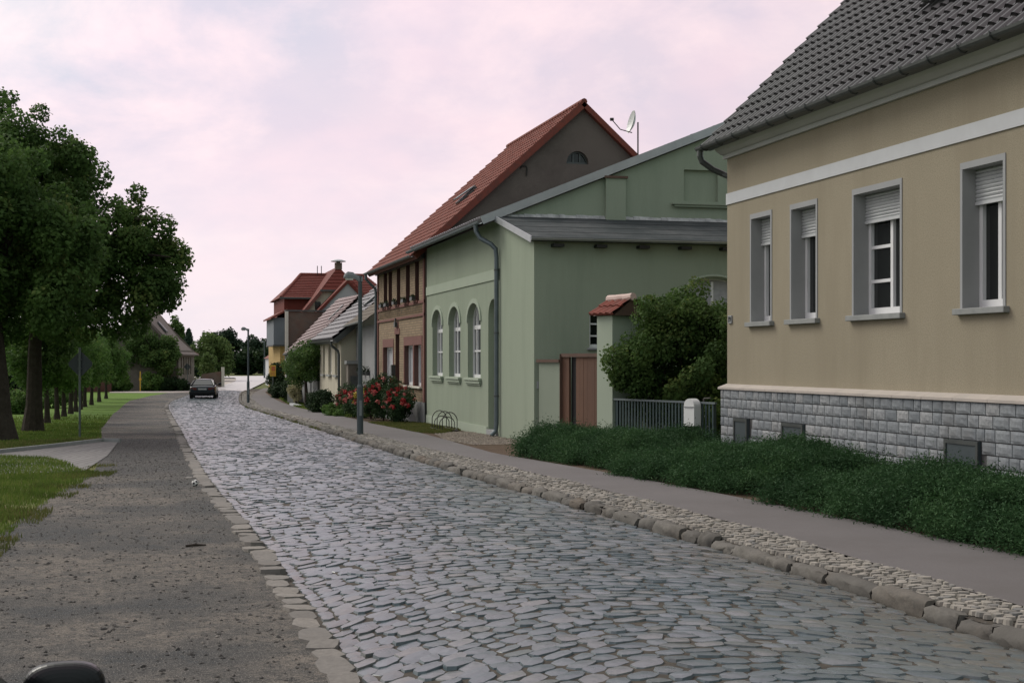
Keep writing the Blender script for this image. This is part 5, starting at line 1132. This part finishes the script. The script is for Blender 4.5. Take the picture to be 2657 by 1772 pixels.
def shrub(name,label,cat,ells,nc,rc,nl,ls,mat,base,stem='bark',group=None,over=None):
    t=thing(name,label,cat,base,0,group); m=MB()
    for k in range(5):
        a=k*2*PI/5; e=ells[k%len(ells)]; m.tube([base,Vector(base).lerp(Vector(e[0]),.6)+Vector((math.cos(a)*.1,math.sin(a)*.1,0)),Vector(e[0])+Vector((math.cos(a)*e[1][0]*.5,math.sin(a)*e[1][1]*.5,e[1][2]*.3))],[.03,.022,.01],6)
    m.build('stem',stem,t); C,Rr=clumps_in(ells,nc,*rc,surf=.6); C[:,2]=np.maximum(C[:,2],base[2]+.08)
    if over: k=C[:,0]<over(C[:,1]); C[k,2]=np.maximum(C[k,2],1.3+.3*RNG.random(k.sum()))
    me=leaf_mesh('foliage',C,Rr,nl,ls); link('foliage',me,mat,t); return t
# low junipers
def domes(seed,x0,x1,y0,y1,n):
    g=np.random.default_rng(seed); P=np.stack([g.uniform(x0,x1,n),g.uniform(y0,y1,n)],1); A=g.uniform(.26,.48,n); Wd=g.uniform(.5,.95,n)
    def f(x,y):
        o=np.full(np.shape(x),.27)
        for (a,b),h,w in zip(P,A,Wd): o=np.maximum(o,.20+.72*h*np.exp(-((x-a)**2+(y-b)**2)/w**2))
        return o
    return f
def juniper(label,outline,hfun,n,nl):
    xs=[p[0] for p in outline]; ys=[p[1] for p in outline]; cx,cy=sum(xs)/len(xs),sum(ys)/len(ys); zb=float(gs(cy))
    t=thing('juniper_shrub',label,'shrub',(cx,cy,zb),0,'low junipers along the ochre house')
    x=RNG.uniform(min(xs),max(xs),n*4);y=RNG.uniform(min(ys),max(ys),n*4);k=inpoly(x,y,outline);x,y=x[k][:n],y[k][:n]
    # distance to outline -> height of the mound
    d=np.full(len(x),9.)
    for i in range(len(outline)):
        a=np.array(outline[i]);b=np.array(outline[(i+1)%len(outline)]);ab=b-a;tt=np.clip(((x-a[0])*ab[0]+(y-a[1])*ab[1])/(ab@ab),0,1); d=np.minimum(d,np.hypot(x-a[0]-tt*ab[0],y-a[1]-tt*ab[1]))
    top=hfun(x,y)*np.minimum(1,(d/.42))**.42
    z=zb+.03+top*(1-.9*RNG.random(len(x))**2.0)
    rad=.14+.12*RNG.random(len(x))
    # feathery sprays: thin leaves fanned up and outwards
    idx=RNG.integers(0,len(x),nl); dirn=RNG.normal(size=(nl,3))*np.array([1,1,.55])+np.array([-.3,-.12,.45]); dirn/=np.linalg.norm(dirn,axis=1)[:,None]
    base_=np.stack([x[idx],y[idx],z[idx]],1)+RNG.normal(size=(nl,3))*rad[idx][:,None]*np.array([.5,.5,.34])
    ln=.025+.04*RNG.random(nl); sd=np.cross(dirn,RNG.normal(size=(nl,3))); sd/=np.linalg.norm(sd,axis=1)[:,None]; sd*=(.0045+.0045*RNG.random(nl))[:,None]
    tip=base_+dirn*ln[:,None]; mid=base_+dirn*(ln*.45)[:,None]
    V=np.stack([base_,mid-sd,tip,mid+sd],1).reshape(-1,3)
    cl=RNG.random(len(x)); rnd=np.clip(.5*cl[idx]+.45*RNG.random(nl)+.1*(dirn[:,2]),0,1)
    link('foliage',npmesh('foliage',V,np.arange(4*nl).reshape(nl,4),rnd),'juniper',t)
    m=MB()
    for k in range(9):
        i=RNG.integers(0,len(x)); m.tube([(cx,cy,zb-.02),(cx+(x[i]-cx)*.5,cy+(y[i]-cy)*.5,zb+.06),(cx+(x[i]-cx)*.8,cy+(y[i]-cy)*.8,zb+.14),(x[i],y[i],zb+.22)],[.035,.03,.025,.012],6)
    m.build('stem','bark',t)
juniper('low dark juniper at the far end, spreading before the wooden gate and fence',[(6.85,25.9),(7.12,23.8),(7.62,21.9),(8.5,21.2),(9.7,21.6),(10.2,24),(9.6,27.0),(8.7,28.4),(7.7,27.9)],domes(1,7.2,9.4,21.8,27,11),1300,300000)
juniper('middle low juniper mound below the first cellar hatch of the ochre house',[(7.15,21.2),(7.38,18.8),(7.75,17.2),(8.9,16.7),(10.2,17.2),(10.3,20.5),(9.6,21.2),(8.2,21.3)],domes(2,8.1,9.7,17.2,20.4,7),1150,260000)
juniper('nearest low juniper running out of the photo below the granite plinth',[(7.5,16.5),(7.68,14),(7.82,11.2),(7.9,8),(10.3,8),(10.3,16.8),(9.0,16.3)],domes(3,8.3,9.8,8,15.8,13),1600,370000)
# big bush behind the fence
shrub('evergreen_bush','tall dark green bush behind the teal fence between pillar and ochre house','bush',[((9.7,27.45,1.9),(.4,.6,1.05)),((9.5,27.7,1.9),(.3,.5,.5)),((10.3,27.5,1.8),(.65,.8,1.3)),((10.0,27.6,2.75),(.35,.4,.45)),((10.45,27.5,2.75),(.4,.4,.4)),((11.3,27.2,2.6),(.8,.7,.55)),((11.0,28.0,1.9),(1.25,1.4,1.4)),((12.2,27.6,1.9),(1.4,1.6,1.5)),((10.55,27.2,1.5),(.75,1.0,1.2)),((11.2,27.6,2.9),(.6,.6,.55)),((12.3,27.2,2.75),(.8,.8,.55)),((11.3,26.4,1.2),(1.0,.9,1.0))],260,(.18,.34),60000,.08,'bushleaf',(11.3,27.6,.1),over=lambda y:8.65+(31.05-y)*.303+.30)
# roses before the brick house
def rose(label,c,r,n,cols,zb):
    t=thing('rose_bush',label,'rose bush',(c[0],c[1],zb),0,'rose bushes before the brick house')
    m=MB()
    for k in range(7):
        a=k*.9; m.tube([(c[0],c[1],zb),(c[0]+.3*r[0]*math.cos(a),c[1]+.3*r[1]*math.sin(a),zb+r[2]*.9),(c[0]+.6*r[0]*math.cos(a),c[1]+.6*r[1]*math.sin(a),zb+r[2]*1.9)],[.014,.01,.006],5)
    m.build('stem','bark',t)
    C,Rr=clumps_in([((c[0],c[1],zb+r[2]),r)],46,.14,.28,surf=.4); link('foliage',leaf_mesh('foliage',C,Rr,n,.075),'roseleaf',t)
    for mat,k in cols:
        d=RNG.normal(size=(k,3)); d/=np.linalg.norm(d,axis=1)[:,None]; d[:,2]=np.abs(d[:,2])*.95-.25
        d[:,0]=-np.abs(d[:,0])*np.where(RNG.random(k)<.7,1,-1)
        P=np.array([c[0],c[1],zb+r[2]])+d*np.array(r)*1.04
        link('blossoms',leaf_mesh('blossoms',P,np.full(k,.065)*(.7+.7*RNG.random(k)),k*16,.075,aspect=.9,shell=.2),mat,t)
zr=float(gs(47))
rose('dense rose bush with dark red blooms nearest the green house',(7.95,45.3,0),(.5,1.0,.72),5200,[('red_blooms',26),('pink_blooms',14)],zr)
rose('tall rose bush covered in red and coral blooms below the brick windows',(7.75,47.4,0),(.6,1.2,.86),6000,[('red_blooms',30),('pink_blooms',18)],zr)
rose('rose bush with yellow and red blooms behind the lamp post',(7.7,49.9,0),(.6,1.2,.72),5200,[('red_blooms',22),('yellow_blooms',14),('pink_blooms',16)],float(gs(50)))
rose('rose bush with coral and red blooms left of the lamp post',(7.75,53.2,0),(.6,1.3,.60),5000,[('red_blooms',20),('pink_blooms',18)],float(gs(53)))
rose('farthest rose bush with a few salmon blooms beside the dark clipped shrub',(7.85,56.6,0),(.55,1.3,.62),4200,[('pink_blooms',18),('red_blooms',16)],float(gs(56.6)))
zs=float(gs(60))
shrub('clipped_shrub','dark rounded shrub on the front lawn before the grey house','shrub',[((7.45,63.5,zs+.40),(.5,2.2,.5))],60,(.18,.3),10000,.09,'darkleaf',(7.45,63.5,zs))
shrub('ornamental_grass','light green tuft of garden perennials between clipped shrub and roses','plant',[((7.2,56.5,float(gs(56))+.15),(.35,1.9,.28))],34,(.1,.2),3400,.09,'young',(7.2,56.5,float(gs(56))))
# climber tree, hedge stuff of the far gardens
zc=float(gs(73))
make_tree('small_tree','small dense dark tree leaning over the grey house front','tree',(8.0,74.2,zc),1.8,.12,[((8.0,74.5,1.85),(.85,1.7,1.1)),((7.75,76.5,1.5),(.6,1.6,.9)),((8.3,73.8,2.3),(.5,1.2,.7))],80,(.25,.45),11000,.12,'bushleaf',limbs=5)
zf_=float(gs(98))
shrub('garden_bush','tall dark bush left of the grey house beside the yellow notice board','bush',[((8.55,98.6,.55),(.55,1.2,1.25)),((8.75,97.6,.1),(.5,.9,.8))],70,(.22,.38),9000,.14,'darkleaf',(8.6,98.6,zf_))
shrub('garden_bush','low brownish dark bush at the pavement under the notice board','bush',[((8.35,95.4,-.2),(.42,2.0,.55))],50,(.18,.3),6500,.12,'darkleaf',(8.4,95.4,zf_))
shrub('garden_bush','wide dark shrub before the white framed grey house front','bush',[((8.35,86,.1),(.5,2.6,.75))],50,(.2,.36),7000,.13,'darkleaf',(8.35,86,float(gs(86))))
shrub('flowering_shrub','cream flowering shrub before the dark bush at the grey house','shrub',[((8.0,79.6,.25),(.35,.8,.6))],24,(.15,.28),1800,.12,'cream_flower',(8.0,79.6,float(gs(80))))
# dark low garden wall of the grey house
t=thing('garden_wall','dark grey low garden wall before the grey house with a pale step','wall',(8.1,82,-.6)); m=MB(); m.box(7.95,8.2,80.5,84.2,-.75,.42); m.build('wall_body','gutter',t); m=MB(); m.box(7.7,8.0,76.2,80.3,-.72,-.52); m.build('step','white_band',t)
# far shrubs by the yellow post
for i,(x,y,r,h,lab) in enumerate(((-2.4,113,.9,1.1,'light rounded shrub left of the yellow post'),(.1,113.2,.8,1.2,'taller light shrub just right of the yellow post'),(1.0,113.4,.6,.75,'dark low shrub, second right of the yellow post'),(1.75,113.6,.6,.8,'dark round shrub, third right of the yellow post'),(2.5,113.2,.5,.55,'small dark round shrub nearest the stone house corner'))):
    shrub('round_shrub',lab,'shrub',[((x,y,-.45+h*.55),(r,r,h*.62))],34,(.2,.38),4200,.16,'young' if i<2 else 'darkleaf',(x,y,-.48),group='rounded shrubs beside the stone house')
make_tree('garden_tree','bushy dark tree before the gable of the stone house','tree',(.6,114.6,-.45),1.8,.16,[((.7,114.4,2.5),(1.7,1.5,1.6)),((-.6,114.6,2.9),(1.5,1.5,1.5)),((1.6,114.2,1.6),(1.0,1.0,1.0))],90,(.35,.6),12000,.19,'bushleaf')
make_tree('garden_tree','broad green tree left of the stone house gable','tree',(-3.2,117,-.45),2.0,.2,[((-3.2,117,2.6),(2.3,2.0,1.9)),((-5.2,117.5,2.3),(1.9,1.8,1.6))],90,(.4,.7),12000,.2,'young')
# distant trees
def far(name,label,x,y,w,h,mat,nl=9000,ls=.42,z0=0.,lobes=3,hl=.55):
    h*=1.08; E=[((x,y,z0+h*hl),(w*.5,w*.5,h*(1-hl)*.98))]
    for k in range(lobes): E.append(((x+RNG.uniform(-.35,.35)*w,y+RNG.uniform(-.3,.3)*w,z0+h*RNG.uniform(.3,.75)),(w*.28,w*.28,h*.2)))
    return make_tree(name,label,'tree',(x,y,z0),h*.3,.18+.02*h,E,70,(w*.07+.2,w*.13+.3),nl,ls,mat,limbs=5,group='trees at the end of the street')
far('lime_tree','light green broad tree right of the stone house',6.0,142,4.0,4.4,'limeleaf',lobes=5,hl=.5,ls=.3)
far('lime_tree','small light green tree behind the brown boundary wall',5.0,127,1.2,2.3,'limeleaf',nl=3000,ls=.22)
far('birch_tree','tall loose blue green birch rising above the far wood',11.2,215,4.0,6.7,'farleaf',lobes=7,hl=.6,nl=6000)
far('birch_tree','slim blue green birch left of the tallest one in the far wood',9.3,212,2.6,5.6,'farleaf',lobes=4,nl=4500)
far('wood_tree','dark broad tree right of the tall birch in the far wood',15.4,205,4.6,5.1,'farleaf',lobes=4)
far('wood_tree','dark rounded tree behind the far street lamps',18.4,208,4.6,5.3,'farleaf',lobes=4)
far('wood_tree','low dark tree left of the tall birch',8.6,196,3.8,3.6,'farleaf',lobes=3)
far('wood_tree','dark tree filling the right end of the far wood',22.5,206,6.5,5.2,'farleaf',lobes=4)
far('wood_tree','low dark tree at the foot of the tall birch',12.0,190,5.0,3.2,'darkleaf',lobes=3,hl=.45)
far('wood_tree','low dark tree below the far lamps',16.2,188,5.0,3.3,'darkleaf',lobes=3,hl=.45)
far('broadleaf_tree','ragged tree standing behind the roof of the stone house',2.95,178,2.6,6.9,'linden',lobes=5,nl=6000,ls=.36)
def spruce(x,y,h,label):
    t=thing('spruce_tree',label,'tree',(x,y,0),0); m=MB(); m.tube([(x,y,-.2),(x,y,h)],[.2,.03],8); m.build('trunk','bark',t)
    C=[];Rr=[]
    for k in range(60):
        f=k/60; a=k*2.4; r=(1-f)*h*.19; C.append((x+r*math.cos(a),y+r*math.sin(a),.6+f*(h-.7))); Rr.append(.22+.35*(1-f))
    link('crown',leaf_mesh('crown',C,Rr,6000,.32,aspect=.4),'conifer',t)
spruce(4.15,160,5.5,'narrow dark spruce standing beside the roof of the stone house')
far('backdrop_tree','dark tree behind the lawn at the left edge',-20,128,9,5.2,'linden',lobes=4)
far('backdrop_tree','dark tree behind the lawn, second from the left edge',-13.5,126,8,4.6,'bushleaf',lobes=4)
far('backdrop_tree','dark tree behind the red brick garden wall',-8.2,124,7,4.9,'linden',lobes=4)
o=None
def hedge_row():
    C=[];Rr=[]
    for k in range(260): C.append((RNG.uniform(-45,-2),RNG.uniform(117,119.5),RNG.uniform(-.5,1.25))); Rr.append(RNG.uniform(.4,.7))
    t=thing('boundary_hedge','long dark hedge closing the far side of the lawn','hedge',(-20,118,-.45)); link('foliage',leaf_mesh('foliage',C,Rr,26000,.28),'darkleaf',t)
hedge_row()
for k_,(x_,y_,h_,lab) in enumerate(((-6.2,70,.9,'low leafy shrub behind the middle of the young tree row'),(-5.6,82,1.0,'leafy shrub behind the far half of the young tree row'),(-5.2,95,1.1,'leafy shrub near the red brick garden wall'))):
    shrub('lawn_shrub',lab,'shrub',[((x_,y_,float(gz(y_))+h_*.5),(1.1,1.3,h_*.55))],40,(.22,.4),4500,.14,'young',(x_,y_,float(gz(y_))),group='leafy shrubs on the lawn')
def wood():
    C=[];Rr=[]
    for k in range(420):
        x=RNG.uniform(3,60); C.append((x,RNG.uniform(222,240),RNG.uniform(0,3.0+.6*math.sin(x*.5)+.4*math.sin(x*1.7)))); Rr.append(RNG.uniform(.8,1.5))
    for k in range(360):
        x=RNG.uniform(-70,3); C.append((x,RNG.uniform(180,200),RNG.uniform(0,2.6+.9*math.sin(x*.4)))); Rr.append(RNG.uniform(.8,1.4))
    o=link('far_wood',leaf_mesh('far_wood',C,Rr,52000,.6),'farleaf'); tag(o,'dark distant wood closing the end of the street','wood',kind='stuff')
wood()

# ================================================================== SKY AND LIGHT
SUN_EL,SUN_AZ=R(42),R(-40)     # azimuth from +Y, negative to the left (-X)
W=bpy.data.worlds.new('World'); S.world=W; W.use_nodes=True; nt=W.node_tree; nt.nodes.clear()
out=N(nt,'ShaderNodeOutputWorld'); sky=N(nt,'ShaderNodeTexSky'); sky.sky_type='NISHITA'; sky.sun_disc=False; sky.sun_elevation=SUN_EL; sky.sun_rotation=SUN_AZ; sky.dust_density=2.5
b1=N(nt,'ShaderNodeBackground'); b1.inputs[1].default_value=.09; nt.links.new(sky.outputs[0],b1.inputs[0])
tc=N(nt,'ShaderNodeTexCoord').outputs['Generated']; sx=N(nt,'ShaderNodeSeparateXYZ'); nt.links.new(tc,sx.inputs[0])
za=N(nt,'ShaderNodeMath',operation='ADD'); za.inputs[1].default_value=.42; nt.links.new(sx.outputs[2],za.inputs[0]); zm=N(nt,'ShaderNodeMath',operation='MAXIMUM'); zm.inputs[1].default_value=.06; nt.links.new(za.outputs[0],zm.inputs[0])
dv=N(nt,'ShaderNodeVectorMath',operation='DIVIDE'); cb=N(nt,'ShaderNodeCombineXYZ')
for k in range(3): nt.links.new(zm.outputs[0],cb.inputs[k])
nt.links.new(tc,dv.inputs[0]); nt.links.new(cb.outputs[0],dv.inputs[1])
def wn(scale,detail,off,st=(1,1,.25),rough=.55):
    mp=N(nt,'ShaderNodeMapping'); mp.inputs['Location'].default_value=off; mp.inputs['Scale'].default_value=st; nt.links.new(dv.outputs[0],mp.inputs['Vector'])
    n=N(nt,'ShaderNodeTexNoise'); n.inputs['Scale'].default_value=scale; n.inputs['Detail'].default_value=detail; n.inputs['Roughness'].default_value=rough; n.inputs['Distortion'].default_value=.25; nt.links.new(mp.outputs[0],n.inputs['Vector']); return n.outputs['Fac']
big=ramp(nt,wn(1.5,3,(1.3,.4,0)),.38,.64); mid=ramp(nt,wn(4.2,8,(4.3,2.4,1),rough=.62),.44,.64); fin=ramp(nt,wn(9,7,(7,1,3)),.42,.7)
c=mixc(nt,big,(.90,.70,.765),(.63,.61,.70))
c=mixc(nt,mid,c,(.96,.765,.80)); 
f2=N(nt,'ShaderNodeMath',operation='MULTIPLY'); f2.inputs[1].default_value=.32; nt.links.new(fin,f2.inputs[0]); c=mixc(nt,f2.outputs[0],c,(.60,.57,.70))
# brighter veil low over the end of the street
hz=N(nt,'ShaderNodeMapRange',clamp=True); hz.inputs['From Min'].default_value=.16; hz.inputs['From Max'].default_value=0.0; hz.inputs['To Max'].default_value=.75; nt.links.new(sx.outputs[2],hz.inputs['Value']); c=mixc(nt,hz.outputs[0],c,(.87,.81,.86))
dt=N(nt,'ShaderNodeVectorMath',operation='DOT_PRODUCT'); nt.links.new(tc,dt.inputs[0]); dt.inputs[1].default_value=(math.sin(SUN_AZ)*math.cos(SUN_EL),math.cos(SUN_AZ)*math.cos(SUN_EL),math.sin(SUN_EL))
warm=N(nt,'ShaderNodeMapRange',clamp=True); warm.inputs['From Min'].default_value=.70; warm.inputs['From Max'].default_value=.90; nt.links.new(dt.outputs['Value'],warm.inputs['Value']); c=mixc(nt,warm.outputs[0],c,(.93,.93,.88))
cool=N(nt,'ShaderNodeMapRange',clamp=True); cool.inputs['From Min'].default_value=.46; cool.inputs['From Max'].default_value=.12; nt.links.new(dt.outputs['Value'],cool.inputs['Value'])
c=mixc(nt,cool.outputs[0],c,(.71,.80,.81))
b2=N(nt,'ShaderNodeBackground'); nt.links.new(c,b2.inputs[0])
ml=N(nt,'ShaderNodeMath',operation='MULTIPLY_ADD'); nt.links.new(dt.outputs['Value'],ml.inputs[0]); ml.inputs[1].default_value=.40; ml.inputs[2].default_value=.82; nt.links.new(ml.outputs[0],b2.inputs[1])
ms=N(nt,'ShaderNodeMixShader'); ms.inputs[0].default_value=.9; nt.links.new(b1.outputs[0],ms.inputs[1]); nt.links.new(b2.outputs[0],ms.inputs[2]); nt.links.new(ms.outputs[0],out.inputs[0])
sd=bpy.data.lights.new('sun','SUN'); sd.energy=1.8; sd.angle=R(30); sd.color=(1,.95,.87); so=bpy.data.objects.new('sun',sd); COL.objects.link(so)
dirv=Vector((math.sin(SUN_AZ)*math.cos(SUN_EL),math.cos(SUN_AZ)*math.cos(SUN_EL),math.sin(SUN_EL))); so.rotation_euler=dirv.to_track_quat('Z','Y').to_euler(); so.location=dirv*50
# ================================================================== CAMERA
cd=bpy.data.cameras.new('camera'); cam=bpy.data.objects.new('camera',cd); COL.objects.link(cam); S.camera=cam
cam.location=(0,0,1.9); cam.rotation_euler=(R(90),0,-R(14.549)); cd.sensor_width=36; cd.lens=36*3200/2351; cd.shift_y=44/2351; cd.clip_start=.05; cd.clip_end=6000
S.view_settings.view_transform='Standard'; S.view_settings.look='None'; S.view_settings.exposure=.14; S.view_settings.gamma=1; S.view_settings.use_curve_mapping=False
S.cycles.max_bounces=6; S.cycles.transparent_max_bounces=4
